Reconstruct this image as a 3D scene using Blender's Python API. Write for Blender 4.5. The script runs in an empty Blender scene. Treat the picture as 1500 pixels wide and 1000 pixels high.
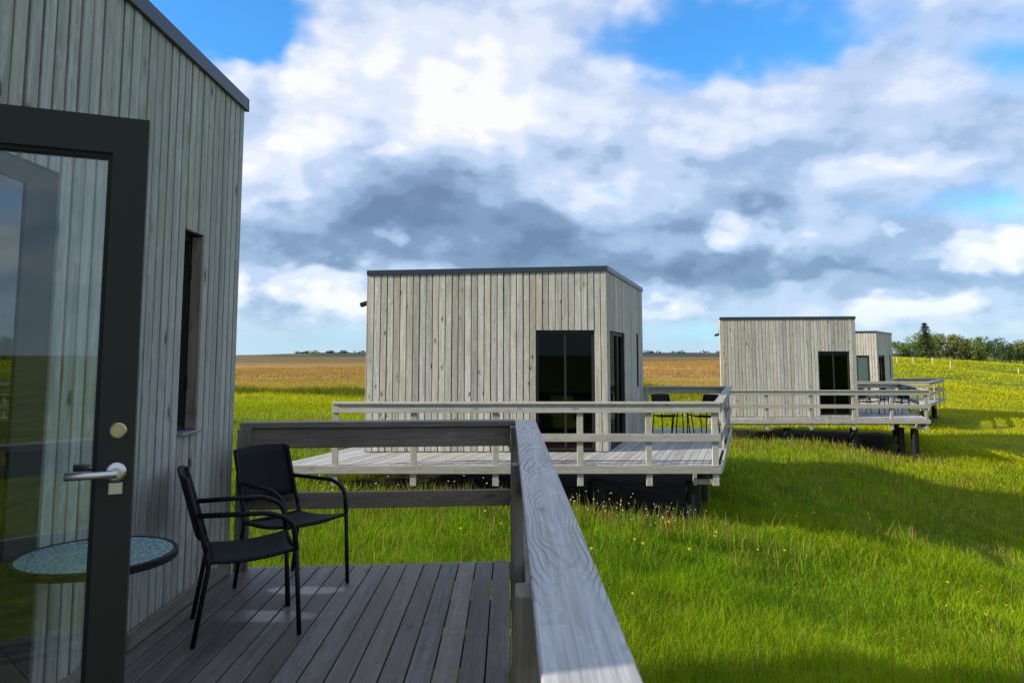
import bpy, bmesh, math, random
import numpy as np
from mathutils import Vector, Matrix

random.seed(7)
rng = np.random.default_rng(11)
R = math.radians
sc = bpy.context.scene
col = sc.collection

# ------------------------------------------------------------------ camera
EYE = Vector((0.0, 0.0, 1.5))
PITCH, YAW = 5.5, 0.26
cam_d = bpy.data.cameras.new('camera')
cam_d.sensor_width = 36.0
cam_d.lens = 26.0
cam_d.shift_y = -0.0559
cam_d.clip_start = 0.05
cam_d.clip_end = 30000
cam = bpy.data.objects.new('camera', cam_d)
col.objects.link(cam)
cam.location = EYE
cam.rotation_euler = (R(90 + PITCH), 0, R(-YAW))
sc.camera = cam

# ------------------------------------------------------------------ view
sc.render.engine = 'CYCLES'
sc.view_settings.view_transform = 'Standard'
sc.view_settings.look = 'None'
sc.view_settings.gamma = 1.0
sc.view_settings.use_curve_mapping = False
sc.view_settings.exposure = 0.50
sc.cycles.max_bounces = 5
sc.cycles.diffuse_bounces = 2
sc.cycles.glossy_bounces = 3
sc.cycles.transparent_max_bounces = 16

# ------------------------------------------------------------------ sun
SUN_EL, SUN_AZ = R(24.5), math.atan2(-0.970, -0.245)
to_sun = Vector((math.sin(SUN_AZ) * math.cos(SUN_EL), math.cos(SUN_AZ) * math.cos(SUN_EL), math.sin(SUN_EL)))
sun_d = bpy.data.lights.new('sun', 'SUN')
sun_d.energy = 5.0
sun_d.angle = R(0.55)
sun_d.color = (1.0, 0.89, 0.70)
sun = bpy.data.objects.new('sun', sun_d)
col.objects.link(sun)
sun.rotation_euler = to_sun.to_track_quat('Z', 'Y').to_euler()
sun.location = (-30, -12, 20)

# ------------------------------------------------------------------ sky with clouds
world = bpy.data.worlds.new('World')
sc.world = world
world.use_nodes = True


def sky_dir(px, py):
    """direction of a sky feature as (azimuth, elevation) in radians"""
    F, P = 1083.0, R(PITCH)
    u, v = px - 750.0, py - (520.5 - F * math.tan(P))
    f, d = F * math.cos(P) + v * math.sin(P), -(v * math.cos(P) - F * math.sin(P))
    return math.atan2(u, f) + R(YAW), math.atan2(d, math.hypot(u, f))


def build_sky():
    nt = world.node_tree
    N, L = nt.nodes, nt.links
    N.clear()

    def put(sock, v):
        if isinstance(v, bpy.types.NodeSocket):
            L.new(v, sock)
        else:
            sock.default_value = v

    def M(op, a, b=0.0, c=0.0):
        n = N.new('ShaderNodeMath'); n.operation = op
        put(n.inputs[0], a); put(n.inputs[1], b)
        if op in ('MULTIPLY_ADD',): put(n.inputs[2], c)
        return n.outputs[0]

    def V(op, a, b=(0, 0, 0)):
        n = N.new('ShaderNodeVectorMath'); n.operation = op
        put(n.inputs[0], a)
        if op == 'SCALE': put(n.inputs['Scale'], b)
        else: put(n.inputs[1], b)
        return n.outputs['Value'] if op in ('DOT_PRODUCT', 'LENGTH') else n.outputs[0]

    def noise(v, scale, detail=8, rough=0.55, dist=0.0, color=False):
        n = N.new('ShaderNodeTexNoise'); n.noise_dimensions = '3D'
        put(n.inputs['Vector'], v); put(n.inputs['Scale'], scale)
        n.inputs['Detail'].default_value = detail; n.inputs['Roughness'].default_value = rough
        n.inputs['Distortion'].default_value = dist
        return n.outputs['Color'] if color else n.outputs['Fac']

    def sstep(v, lo, hi):
        n = N.new('ShaderNodeMapRange'); n.interpolation_type = 'SMOOTHSTEP'
        put(n.inputs['Value'], v); put(n.inputs['From Min'], lo); put(n.inputs['From Max'], hi)
        return n.outputs['Result']

    def mix(f, a, b):
        n = N.new('ShaderNodeMix'); n.data_type = 'RGBA'
        put(n.inputs[0], f); put(n.inputs[6], a); put(n.inputs[7], b)
        return n.outputs[2]

    tc = N.new('ShaderNodeTexCoord')
    D = tc.outputs['Generated']
    sep = N.new('ShaderNodeSeparateXYZ'); L.new(D, sep.inputs[0])
    dx, dy, dz = sep.outputs
    az = M('ARCTAN2', dx, dy)
    el = M('ARCSINE', dz)
    # stretched direction: clouds get flatter towards the horizon
    cmb = N.new('ShaderNodeCombineXYZ')
    L.new(dx, cmb.inputs[0]); L.new(dy, cmb.inputs[1]); L.new(M('MULTIPLY', dz, 1.7), cmb.inputs[2])
    DS = cmb.outputs[0]
    warp = V('SCALE', V('SUBTRACT', noise(DS, 5.0, 3, 0.55, color=True), (0.5, 0.5, 0.5)), 0.13)
    wf = V('SCALE', V('SUBTRACT', noise(DS, 18.0, 2, 0.55, color=True), (0.5, 0.5, 0.5)), 0.055)
    cmb2 = N.new('ShaderNodeCombineXYZ')
    L.new(az, cmb2.inputs[0]); L.new(el, cmb2.inputs[1])
    Q = V('MULTIPLY', V('ADD', V('ADD', cmb2.outputs[0], V('MULTIPLY', warp, (1, .6, 0))), wf), (1, 1, 0))

    def field(blobs, base=0.0):
        acc = base
        for (px, py, rx, ry, w) in blobs:
            a0, e0 = sky_dir(px, py)
            d = V('MULTIPLY', V('SUBTRACT', Q, (a0, e0, 0)), (1083.0 / rx, 1083.0 / ry, 0))
            g = M('EXPONENT', M('MULTIPLY', V('DOT_PRODUCT', d, d), -0.7))
            acc = M('MULTIPLY_ADD', g, w, acc)
        return acc

    def billow(v):
        # rounded cauliflower cells over fractal noise
        n = N.new('ShaderNodeTexVoronoi'); n.feature = 'F1'; n.normalize = True
        put(n.inputs['Vector'], v); n.inputs['Scale'].default_value = 11.0
        n.inputs['Detail'].default_value = 1.0; n.inputs['Roughness'].default_value = 0.55
        return M('SUBTRACT', 0.86, n.outputs['Distance'])
    DW = V('ADD', DS, V('SCALE', warp, 0.5))
    nb = M('MULTIPLY_ADD', billow(DW), 0.42, M('MULTIPLY', noise(DS, 7.5, 7, 0.56), 0.68))
    UP = (-0.018, -0.007, 0.036)
    nb_up = M('MULTIPLY_ADD', billow(V('ADD', DW, UP)), 0.42, M('MULTIPLY', noise(V('ADD', DS, UP), 7.5, 5, 0.56), 0.68))
    relief = M('SUBTRACT', nb, nb_up)                       # lit side / shaded side of the billows
    nl = noise(DS, 2.6, 3, 0.5)

    sky = N.new('ShaderNodeTexSky'); sky.sky_type = 'NISHITA'
    sky.sun_disc = False
    sky.sun_elevation = SUN_EL; sky.sun_rotation = SUN_AZ
    sky.air_density = 1.0; sky.dust_density = 0.6; sky.ozone_density = 2.2
    blue = V('MULTIPLY', sky.outputs[0], (0.056, 0.142, 0.205))

    # how much cloud: open blue where the weights are negative
    cover = field([(330, 35, 110, 48, -0.95), (250, 10, 120, 50, -0.5), (1010, 55, 165, 55, -0.95), (1210, 75, 70, 30, -0.5),
                   (885, 272, 24, 18, -0.62), (1240, 300, 140, 18, -0.26), (1440, 312, 110, 20, -0.34),
                   (1485, 95, 50, 36, -0.45), (640, 150, 280, 170, 0.5), (1150, 200, 350, 70, 0.45), (800, 370, 500, 60, 0.4),
                   (430, 490, 160, 20, -0.30), (1010, 488, 120, 14, -0.30)], 0.64)
    cover = M('MULTIPLY_ADD', M('SUBTRACT', nl, 0.5), 0.9, M('MULTIPLY_ADD', M('SUBTRACT', nb, 0.5), 0.75, cover))
    alpha = sstep(cover, 0.08, 0.72)

    # how bright the cloud is: sunlit heads up, bases and shaded bodies down
    lum = field([(690, 168, 105, 46, 0.44), (560, 80, 180, 85, 0.15), (410, 225, 62, 85, 0.24), (820, 100, 140, 70, 0.10),
                 (855, 285, 70, 52, 0.20), (1090, 178, 120, 34, 0.16), (1320, 238, 130, 13, 0.26), (430, 115, 80, 40, 0.15),
                 (620, 310, 130, 60, -0.26), (440, 350, 100, 34, -0.16), (735, 350, 110, 44, -0.22),
                 (900, 385, 150, 36, -0.15), (1110, 390, 130, 40, -0.11), (1280, 405, 130, 22, -0.10), (1460, 415, 100, 18, -0.12),
                 (378, 150, 24, 38, -0.30), (1112, 306, 48, 22, -0.24), (950, 350, 80, 38, -0.20), (1220, 214, 200, 22, -0.17),
                 (395, 447, 38, 16, -0.24), (900, 226, 70, 22, -0.14), (395, 250, 90, 90, 0.10), (1200, 290, 330, 110, -0.06)], 0.58)
    lum = M('MULTIPLY_ADD', M('SUBTRACT', nb, 0.5), 0.55, lum)
    lum = M('MULTIPLY_ADD', relief, 1.0, lum)
    # the shaded cumulus body with its billowed upper edge
    body = field([(600, 310, 120, 62, 1.0), (500, 245, 55, 32, 0.75), (430, 350, 95, 34, 0.85), (740, 345, 95, 46, 0.85), (900, 392, 130, 24, 0.55),
                  (1110, 385, 90, 30, 0.48), (1112, 306, 44, 20, 0.45), (1270, 402, 110, 16, 0.38), (1460, 415, 90, 14, 0.38)], 0.0)
    m_b = sstep(M('MULTIPLY_ADD', M('SUBTRACT', nb, 0.53), 1.25, body), 0.30, 0.62)
    lum = M('MULTIPLY_ADD', m_b, -0.21, lum)
    # cauliflower heads with crisp edges, in front
    heads = field([(588, 345, 20, 24, 0.60), (475, 420, 52, 32, 1.1), (1062, 336, 30, 28, 0.9), (1150, 345, 36, 18, 0.55),
                   (1300, 345, 18, 14, 0.85), (1455, 368, 42, 25, 1.05), (1420, 386, 60, 14, 0.55), (985, 448, 46, 16, 0.95),
                   (1320, 450, 62, 15, 0.9), (1430, 470, 90, 16, 0.7), (358, 418, 16, 34, 0.75), (690, 165, 90, 40, 0.55), (400, 215, 34, 22, 0.5),
                   (550, 225, 40, 18, 0.5)], 0.0)
    m_h = sstep(M('MULTIPLY_ADD', M('SUBTRACT', nb, 0.5), 1.5, heads), 0.36, 0.62)
    lum = M('MULTIPLY_ADD', m_h, M('MULTIPLY_ADD', relief, 0.9, M('MULTIPLY', sstep(heads, 0.1, 1.0), 0.36)), lum)
    alpha = M('MAXIMUM', alpha, m_h)
    rampn = N.new('ShaderNodeValToRGB'); L.new(lum, rampn.inputs[0])
    cr = rampn.color_ramp; cr.interpolation = 'EASE'

    def lin(r, g, b):
        f = lambda v: (v / 255 / 12.92 if v < 10 else ((v / 255 + .055) / 1.055) ** 2.4) / 1.338
        return (f(r), f(g), f(b), 1)
    stops = [(0.0, lin(110, 130, 158)), (0.20, lin(130, 152, 182)), (0.40, lin(162, 185, 214)), (0.60, lin(194, 211, 238)), (0.80, lin(226, 233, 248)), (1.0, lin(253, 252, 247))]
    cr.elements[0].position, cr.elements[0].color = stops[0]
    cr.elements[1].position, cr.elements[1].color = stops[-1]
    for ps, cl in stops[1:-1]:
        e_ = cr.elements.new(ps); e_.color = cl
    c = mix(M('MULTIPLY', alpha, 0.93), blue, rampn.outputs[0])
    # pale air just over the horizon
    c = mix(M('MULTIPLY', sstep(el, 0.085, 0.0), 0.8), c, lin(192, 222, 240))

    bg = N.new('ShaderNodeBackground'); L.new(c, bg.inputs[0]); bg.inputs[1].default_value = 1.0
    out = N.new('ShaderNodeOutputWorld'); L.new(bg.outputs[0], out.inputs[0])


build_sky()
world.cycles.sampling_method = 'MANUAL'
world.cycles.sample_map_resolution = 512

# ------------------------------------------------------------------ helpers
WM = {}


def place(o, parent, m):
    """link object o with world matrix m under parent"""
    if o.name not in col.objects:
        col.objects.link(o)
    WM[o.name] = m.copy()
    if parent is not None:
        o.parent = parent
        o.matrix_local = WM[parent.name].inverted() @ m
    else:
        o.matrix_world = m
    return o


def T(v):
    return Matrix.Translation(Vector(v))


def thing(name, label, cat, loc, group=None):
    o = bpy.data.objects.new(name, None)
    o.empty_display_size = 0.2
    place(o, None, T(loc))
    o['label'] = label; o['category'] = cat
    if group: o['group'] = group
    return o


def mesh_obj(name, me, mat, parent, m):
    o = bpy.data.objects.new(name, me)
    if mat is not None and len(me.materials) == 0:
        me.materials.append(mat)
    return place(o, parent, m)


def frame(z, x):
    """rotation matrix with local Z along z and local X near x"""
    z = Vector(z).normalized(); x = Vector(x)
    y = z.cross(x).normalized(); x = y.cross(z).normalized()
    return Matrix((x, y, z)).transposed().to_4x4()


_box = {}


def box_mesh(w, t, l, bev, mat):
    key = (round(w, 3), round(t, 3), round(l, 3), round(bev, 4), mat.name if mat else '')
    if key in _box: return _box[key]
    bm = bmesh.new()
    bmesh.ops.create_cube(bm, size=1.0)
    bmesh.ops.scale(bm, vec=(w, t, l), verts=bm.verts)
    if bev > 0:
        bmesh.ops.bevel(bm, geom=bm.edges[:], offset=bev, segments=1, affect='EDGES')
    me = bpy.data.meshes.new('box'); bm.to_mesh(me); bm.free()
    if mat: me.materials.append(mat)
    _box[key] = me
    return me


def timber(name, parent, p0, p1, w, t, xdir, mat, bev=0.003):
    """board from p0 to p1; w across xdir, t across the third axis"""
    p0, p1 = Vector(p0), Vector(p1)
    d = p1 - p0
    m = T((p0 + p1) / 2) @ frame(d, xdir)
    return mesh_obj(name, box_mesh(w, t, d.length, bev, mat), mat, parent, m)


def mesh_from(verts, faces, name='mesh', smooth=False):
    me = bpy.data.meshes.new(name)
    me.from_pydata([tuple(v) for v in verts], [], faces)
    bm = bmesh.new(); bm.from_mesh(me)
    bmesh.ops.recalc_face_normals(bm, faces=bm.faces); bm.to_mesh(me); bm.free()
    if smooth: me.polygons.foreach_set('use_smooth', [True] * len(me.polygons))
    return me


def prism(name, parent, poly, z0, z1, mat, axis=None, bev=0.0):
    """vertical prism over plan polygon; local Z runs along axis (for the grain)"""
    cx = sum(p[0] for p in poly) / len(poly); cy = sum(p[1] for p in poly) / len(poly)
    c = Vector((cx, cy, (z0 + z1) / 2))
    m = T(c) @ (frame((axis[0], axis[1], 0), (axis[1], -axis[0], 0)) if axis is not None else Matrix())
    mi = m.inverted()
    n = len(poly)
    vs = [mi @ Vector((p[0], p[1], z0)) for p in poly] + [mi @ Vector((p[0], p[1], z1)) for p in poly]
    fs = [tuple(range(n)), tuple(range(n, 2 * n))] + [(i, (i + 1) % n, n + (i + 1) % n, n + i) for i in range(n)]
    me = mesh_from(vs, fs)
    if bev > 0:
        bm = bmesh.new(); bm.from_mesh(me)
        bmesh.ops.bevel(bm, geom=bm.edges[:], offset=bev, segments=1, affect='EDGES'); bm.to_mesh(me); bm.free()
    return mesh_obj(name, me, mat, parent, m)


def tube_data(pts, r, seg=8, r_end=None):
    pts = [Vector(p) for p in pts]
    vs, fs = [], []
    n = len(pts)
    up = None
    for i, p in enumerate(pts):
        t = (pts[min(i + 1, n - 1)] - pts[max(i - 1, 0)]).normalized()
        if up is None:
            up = t.orthogonal().normalized()
        else:
            up = (up - t * up.dot(t)).normalized()
        b = t.cross(up)
        rr = r if r_end is None else r + (r_end - r) * i / (n - 1)
        for k in range(seg):
            a = 2 * math.pi * k / seg
            vs.append(p + (up * math.cos(a) + b * math.sin(a)) * rr)
    for i in range(n - 1):
        for k in range(seg):
            k2 = (k + 1) % seg
            fs.append((i * seg + k, i * seg + k2, (i + 1) * seg + k2, (i + 1) * seg + k))
    fs.append(tuple(range(seg - 1, -1, -1)))
    fs.append(tuple(range((n - 1) * seg, n * seg)))
    return vs, fs


def tube(name, parent, pts, r, mat, m=None, seg=8, r_end=None):
    vs, fs = tube_data(pts, r, seg, r_end)
    me = mesh_from(vs, fs, smooth=True)
    return mesh_obj(name, me, mat, parent, m if m is not None else Matrix())


def lathe(name, parent, prof, mat, m, seg=32, smooth=True):
    vs, fs = [], []
    for (r, z) in prof:
        for k in range(seg):
            a = 2 * math.pi * k / seg
            vs.append((r * math.cos(a), r * math.sin(a), z))
    for i in range(len(prof) - 1):
        for k in range(seg):
            k2 = (k + 1) % seg
            fs.append((i * seg + k, i * seg + k2, (i + 1) * seg + k2, (i + 1) * seg + k))
    fs.append(tuple(range(seg))); fs.append(tuple(range((len(prof) - 1) * seg, len(prof) * seg)))
    me = mesh_from(vs, fs)
    if smooth:
        me.polygons.foreach_set('use_smooth', [len(p.vertices) == 4 for p in me.polygons])
        me.set_sharp_from_angle(angle=R(40))
    return mesh_obj(name, me, mat, parent, m)


def round_path(pts, rad=0.05, n=5):
    pts = [Vector(p) for p in pts]
    out = [pts[0]]
    for i in range(1, len(pts) - 1):
        a, b, c = pts[i - 1], pts[i], pts[i + 1]
        r = min(rad, (a - b).length * .45, (c - b).length * .45)
        p0 = b + (a - b).normalized() * r; p1 = b + (c - b).normalized() * r
        for k in range(n + 1):
            t = k / n
            out.append(p0 * (1 - t) ** 2 + b * 2 * t * (1 - t) + p1 * t * t)
    out.append(pts[-1])
    return out


# ------------------------------------------------------------------ materials
def new_mat(name):
    m = bpy.data.materials.new(name); m.use_nodes = True
    m.node_tree.nodes.clear()
    return m, m.node_tree.nodes, m.node_tree.links


def plain(name, colr, rough=0.6, metal=0.0, spec=0.5, noise_amt=0.15, nscale=20.0, bump=0.0):
    m, N, L = new_mat(name)
    o = N.new('ShaderNodeOutputMaterial'); p = N.new('ShaderNodeBsdfPrincipled')
    p.inputs['Roughness'].default_value = rough; p.inputs['Metallic'].default_value = metal
    p.inputs['Specular IOR Level'].default_value = spec
    tc = N.new('ShaderNodeTexCoord'); n = N.new('ShaderNodeTexNoise')
    n.inputs['Scale'].default_value = nscale; n.inputs['Detail'].default_value = 6
    L.new(tc.outputs['Object'], n.inputs['Vector'])
    r = N.new('ShaderNodeMix'); r.data_type = 'RGBA'
    L.new(n.outputs['Fac'], r.inputs[0])
    r.inputs[6].default_value = tuple(c * (1 - noise_amt) for c in colr) + (1,)
    r.inputs[7].default_value = tuple(min(1, c * (1 + noise_amt)) for c in colr) + (1,)
    L.new(r.outputs[2], p.inputs['Base Color'])
    if bump > 0:
        b = N.new('ShaderNodeBump'); b.inputs['Strength'].default_value = bump; b.inputs['Distance'].default_value = 0.004
        L.new(n.outputs['Fac'], b.inputs['Height']); L.new(b.outputs[0], p.inputs['Normal'])
    L.new(p.outputs[0], o.inputs[0])
    return m


def wood(name, light, dark, warm, warm_amt=0.35, var=0.35, knots=0.6, rings=0.0, rough=0.75, green=0.0, glossy=False, spec=0.35,
         streak=1.0):
    m, N, L = new_mat(name)

    def put(s, v):
        if isinstance(v, bpy.types.NodeSocket): L.new(v, s)
        else: s.default_value = v

    def math_(op, a, b=0.0):
        n = N.new('ShaderNodeMath'); n.operation = op; put(n.inputs[0], a); put(n.inputs[1], b); return n.outputs[0]

    def vmath(op, a, b):
        n = N.new('ShaderNodeVectorMath'); n.operation = op; put(n.inputs[0], a); put(n.inputs[1], b); return n.outputs[0]

    def noise(v, scale, detail=4, rough=0.55, dist=0.0):
        n = N.new('ShaderNodeTexNoise'); put(n.inputs['Vector'], v); n.inputs['Scale'].default_value = scale
        n.inputs['Detail'].default_value = detail; n.inputs['Roughness'].default_value = rough
        n.inputs['Distortion'].default_value = dist; return n.outputs['Fac']

    def mapr(v, a, b, c=0.0, d=1.0, smooth=True):
        n = N.new('ShaderNodeMapRange'); n.interpolation_type = 'SMOOTHSTEP' if smooth else 'LINEAR'
        put(n.inputs['Value'], v); n.inputs['From Min'].default_value = a; n.inputs['From Max'].default_value = b
        n.inputs['To Min'].default_value = c; n.inputs['To Max'].default_value = d
        return n.outputs['Result']

    def mix(f, a, b, mode='MIX'):
        n = N.new('ShaderNodeMix'); n.data_type = 'RGBA'; n.blend_type = mode
        put(n.inputs[0], f); put(n.inputs[6], a); put(n.inputs[7], b); return n.outputs[2]

    tc = N.new('ShaderNodeTexCoord'); oi = N.new('ShaderNodeObjectInfo')
    rnd = oi.outputs['Random']
    cb = N.new('ShaderNodeCombineXYZ')
    L.new(math_('MULTIPLY', rnd, 37.7), cb.inputs[0]); L.new(math_('MULTIPLY', rnd, 91.3), cb.inputs[1])
    L.new(math_('MULTIPLY', rnd, 53.9), cb.inputs[2])
    P = vmath('ADD', tc.outputs['Object'], cb.outputs[0])
    fine = noise(vmath('MULTIPLY', P, (90, 90, 2.6)), 1.0, 5, 0.6, 0.2)
    mid = noise(vmath('MULTIPLY', P, (22, 22, 1.1)), 1.0, 4, 0.55, 0.5)
    big = noise(vmath('MULTIPLY', P, (5, 5, 0.9)), 1.0, 4, 0.6)
    rnd2 = math_('FRACT', math_('MULTIPLY', rnd, 17.13))
    rnd3 = math_('FRACT', math_('MULTIPLY', rnd, 71.7))
    base = mix(mapr(math_('ADD', math_('MULTIPLY', fine, .5 * streak), math_('MULTIPLY', mid, 1 - .5 * streak)), 0.30, 0.72), dark + (1,), light + (1,))
    base = mix(math_('MULTIPLY', mapr(math_('ADD', math_('MULTIPLY', rnd2, .6), math_('MULTIPLY', big, .8)), 0.45, 1.1), warm_amt), base, warm + (1,))
    if green > 0:
        base = mix(math_('MULTIPLY', mapr(big, .4, .75), green), base, (0.30, 0.36, 0.29, 1))
    # silvery worn streaks and dark weather stains
    base = mix(mapr(noise(vmath('MULTIPLY', P, (34, 34, .55)), 1.0, 5, .65), .56, .74, 0, .55), base, tuple(min(1, c * 1.35) for c in light) + (1,))
    base = mix(mapr(noise(vmath('MULTIPLY', P, (14, 14, .8)), 1.0, 5, .7), .58, .80, 0, .55), base, tuple(c * 0.55 for c in dark) + (1,))
    base = mix(mapr(noise(vmath('MULTIPLY', P, (20, 20, 7)), 1.0, 5, .65), .50, .72, 0, .45), base, tuple(min(1, c * 1.22) for c in light) + (1,))
    base = mix(mapr(noise(vmath('MULTIPLY', P, (26, 26, 9)), 1.0, 4, .6), .54, .74, 0, .38), base, tuple(c * .62 for c in dark) + (1,))
    hgt = fine
    if rings > 0:
        # cathedral figure: long nested arches along the board
        w = N.new('ShaderNodeTexWave'); w.wave_type = 'RINGS'; w.rings_direction = 'SPHERICAL'
        pr = vmath('MULTIPLY', vmath('ADD', tc.outputs['Object'], (0.0, 0.0, 0.0)), (1.0, 0.0, 0.10))
        wv = vmath('ADD', pr, vmath('MULTIPLY', cb.outputs[0], (0, 0, 0)))
        nn = N.new('ShaderNodeTexNoise'); L.new(vmath('MULTIPLY', P, (4, 4, 1.3)), nn.inputs['Vector'])
        nn.inputs['Scale'].default_value = 1.0; nn.inputs['Detail'].default_value = 3
        wv = vmath('ADD', wv, vmath('MULTIPLY', vmath('SUBTRACT', nn.outputs['Color'], (.5, .5, .5)), (.11, 0, .11)))
        L.new(wv, w.inputs['Vector'])
        w.inputs['Scale'].default_value = 26.0; w.inputs['Distortion'].default_value = 0.4
        w.inputs['Detail'].default_value = 2.0
        line = mapr(w.outputs['Fac'], 0.72, 0.98)
        msk = mapr(noise(vmath('MULTIPLY', P, (6, 6, .9)), 1.0, 2, .5), .36, .60)
        line = math_('MULTIPLY', line, msk)
        base = mix(math_('MULTIPLY', line, rings), base, tuple(c * 0.38 for c in dark) + (1,))
        hgt = math_('SUBTRACT', fine, math_('MULTIPLY', line, .8))
    # knots
    vo = N.new('ShaderNodeTexVoronoi'); vo.feature = 'F1'
    wob = N.new('ShaderNodeTexNoise'); L.new(P, wob.inputs['Vector']); wob.inputs['Scale'].default_value = 30.0
    L.new(vmath('ADD', vmath('MULTIPLY', P, (8.0, 0.0, 3.2)), vmath('MULTIPLY', wob.outputs['Color'], (.12, 0, .12))), vo.inputs['Vector'])
    vo.inputs['Scale'].default_value = 1.0
    keep = mapr(math_('FRACT', math_('MULTIPLY', vo.outputs['Color'], 5.0)), 0.35, 0.45)
    halo = mapr(vo.outputs['Distance'], 0.30, 0.08)
    kn = mapr(vo.outputs['Distance'], 0.16, 0.07)
    base = mix(math_('MULTIPLY', math_('MULTIPLY', halo, keep), knots * .45), base, tuple(c * 0.6 for c in dark) + (1,))
    base = mix(math_('MULTIPLY', math_('MULTIPLY', kn, keep), knots), base, tuple(c * 0.28 for c in dark) + (1,))
    # every board its own tone
    tone = mapr(rnd3, 0, 1, 1 - var, 1 + var * .75, False)
    tn = N.new('ShaderNodeVectorMath'); tn.operation = 'SCALE'; L.new(base, tn.inputs[0]); L.new(tone, tn.inputs['Scale'])
    p = N.new('ShaderNodeBsdfPrincipled'); o = N.new('ShaderNodeOutputMaterial')
    L.new(tn.outputs[0], p.inputs['Base Color'])
    p.inputs['Specular IOR Level'].default_value = spec
    if glossy:
        geo = N.new('ShaderNodeNewGeometry')
        wn = noise(vmath('MULTIPLY', geo.outputs['Position'], (2.2, 3.6, 0)), 1.0, 4, .55)
        wm = mapr(wn, .80, .90)
        for cx, cy, rx, ry in ((-1.42, 4.46, .34, .10), (-1.28, 4.93, .28, .09)):     # two glossier patches, added for the light spots on the planks
            dv = vmath('MULTIPLY', vmath('SUBTRACT', geo.outputs['Position'], (cx, cy, 0)), (1 / rx, 1 / ry, 0))
            ln = N.new('ShaderNodeVectorMath'); ln.operation = 'LENGTH'; L.new(dv, ln.inputs[0])
            wm = math_('MAXIMUM', wm, mapr(math_('ADD', ln.outputs['Value'], math_('MULTIPLY', wn, 1.2)), 1.75, 1.35))
        L.new(mapr(wm, 0, 1, rough, 0.30), p.inputs['Roughness'])
    else:
        L.new(mapr(mid, .3, .7, rough - .08, rough + .1), p.inputs['Roughness'])
    b = N.new('ShaderNodeBump'); b.inputs['Strength'].default_value = 0.55; b.inputs['Distance'].default_value = 0.003
    L.new(hgt, b.inputs['Height']); L.new(b.outputs[0], p.inputs['Normal'])
    L.new(p.outputs[0], o.inputs[0])
    return m


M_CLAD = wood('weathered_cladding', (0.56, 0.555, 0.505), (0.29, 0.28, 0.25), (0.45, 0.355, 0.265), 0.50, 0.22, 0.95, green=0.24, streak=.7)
M_CLADN = wood('shaded_cladding', (0.45, 0.455, 0.42), (0.235, 0.235, 0.21), (0.38, 0.32, 0.25), 0.30, 0.13, 1.0, green=0.26)  # darker, cooler cladding copy; the near wall's shade is in the colour
M_DECK = wood('weathered_shaded_decking', (0.185, 0.172, 0.158), (0.066, 0.061, 0.056), (0.15, 0.11, 0.08), 0.55, 0.34, 0.5, rough=0.55, glossy=True, spec=0.4)  # dark copy of the decking, the cabin's shade put into its colour
M_RAIL = wood('weathered_railing', (0.42, 0.41, 0.385), (0.26, 0.245, 0.22), (0.36, 0.30, 0.22), 0.35, 0.15, 0.5, green=0.1)
M_RAIL_DARK = wood('shaded_railing', (0.25, 0.210, 0.170), (0.125, 0.100, 0.080), (0.17, 0.12, 0.085), 0.45, 0.12, 0.6, rough=0.6)  # dark copy of the railing, with the cabin's shadow painted in
M_HAND = wood('worn_handrail', (0.50, 0.505, 0.51), (0.21, 0.21, 0.21), (0.40, 0.37, 0.33), 0.2, 0.04, 0.5, rings=0.9, rough=0.42, spec=0.6)
M_DECKL = wood('sunlit_decking', (0.44, 0.44, 0.44), (0.27, 0.265, 0.26), (0.36, 0.32, 0.28), 0.3, 0.2, 0.4, rough=0.6)  # paler decking copy for the far decks, sunlight put into its colour
M_LINE = plain('dark_membrane', (0.022, 0.022, 0.022), 0.85)
M_INT = plain('interior_board', (0.10, 0.095, 0.085), 0.8)
M_FRAME = plain('dark_olive_frame', (0.016, 0.020, 0.015), 0.55, spec=.3, noise_amt=0.08)
M_TRIM = plain('roof_flashing', (0.045, 0.052, 0.062), 0.38, metal=0.5)
M_BLACK = plain('black_powder_coat', (0.006, 0.0065, 0.008), 0.5, spec=.25)
M_PILE = plain('black_pipe', (0.006, 0.0065, 0.007), 0.5, spec=.25)
M_STEEL = plain('brushed_steel', (0.60, 0.59, 0.56), 0.32, metal=1.0, noise_amt=0.06)
M_BRASS = plain('dull_brass', (0.50, 0.42, 0.24), 0.35, metal=0.9)
M_RED = plain('red_cloth', (0.55, 0.03, 0.03), 0.8)
M_YEL = plain('yellow_cloth', (0.60, 0.48, 0.03), 0.8)
M_SILL = plain('zinc_sill', (0.30, 0.32, 0.35), 0.4, metal=0.6)
M_GUARD = plain('white_plastic_tube', (0.50, 0.50, 0.36), 0.7)
M_REFLECT = plain('pale_reflection', (0.85, 0.92, 0.92), 0.7)  # bright colour standing in for sky reflected in a pane


def glass(name, tint, boost=1.0, dark=0.0):
    m, N, L = new_mat(name)
    o = N.new('ShaderNodeOutputMaterial'); tr = N.new('ShaderNodeBsdfTransparent'); gl = N.new('ShaderNodeBsdfGlossy')
    gl.inputs['Roughness'].default_value = 0.004; gl.inputs['Color'].default_value = (1, 1, 1, 1)
    tr.inputs['Color'].default_value = tint + (1,)
    fr = N.new('ShaderNodeFresnel'); fr.inputs['IOR'].default_value = 1.52
    mu = N.new('ShaderNodeMath'); mu.operation = 'MULTIPLY'; mu.use_clamp = True
    L.new(fr.outputs[0], mu.inputs[0]); mu.inputs[1].default_value = boost
    mx = N.new('ShaderNodeMixShader'); L.new(mu.outputs[0], mx.inputs[0]); L.new(tr.outputs[0], mx.inputs[1]); L.new(gl.outputs[0], mx.inputs[2])
    L.new(mx.outputs[0], o.inputs[0])
    return m


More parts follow.
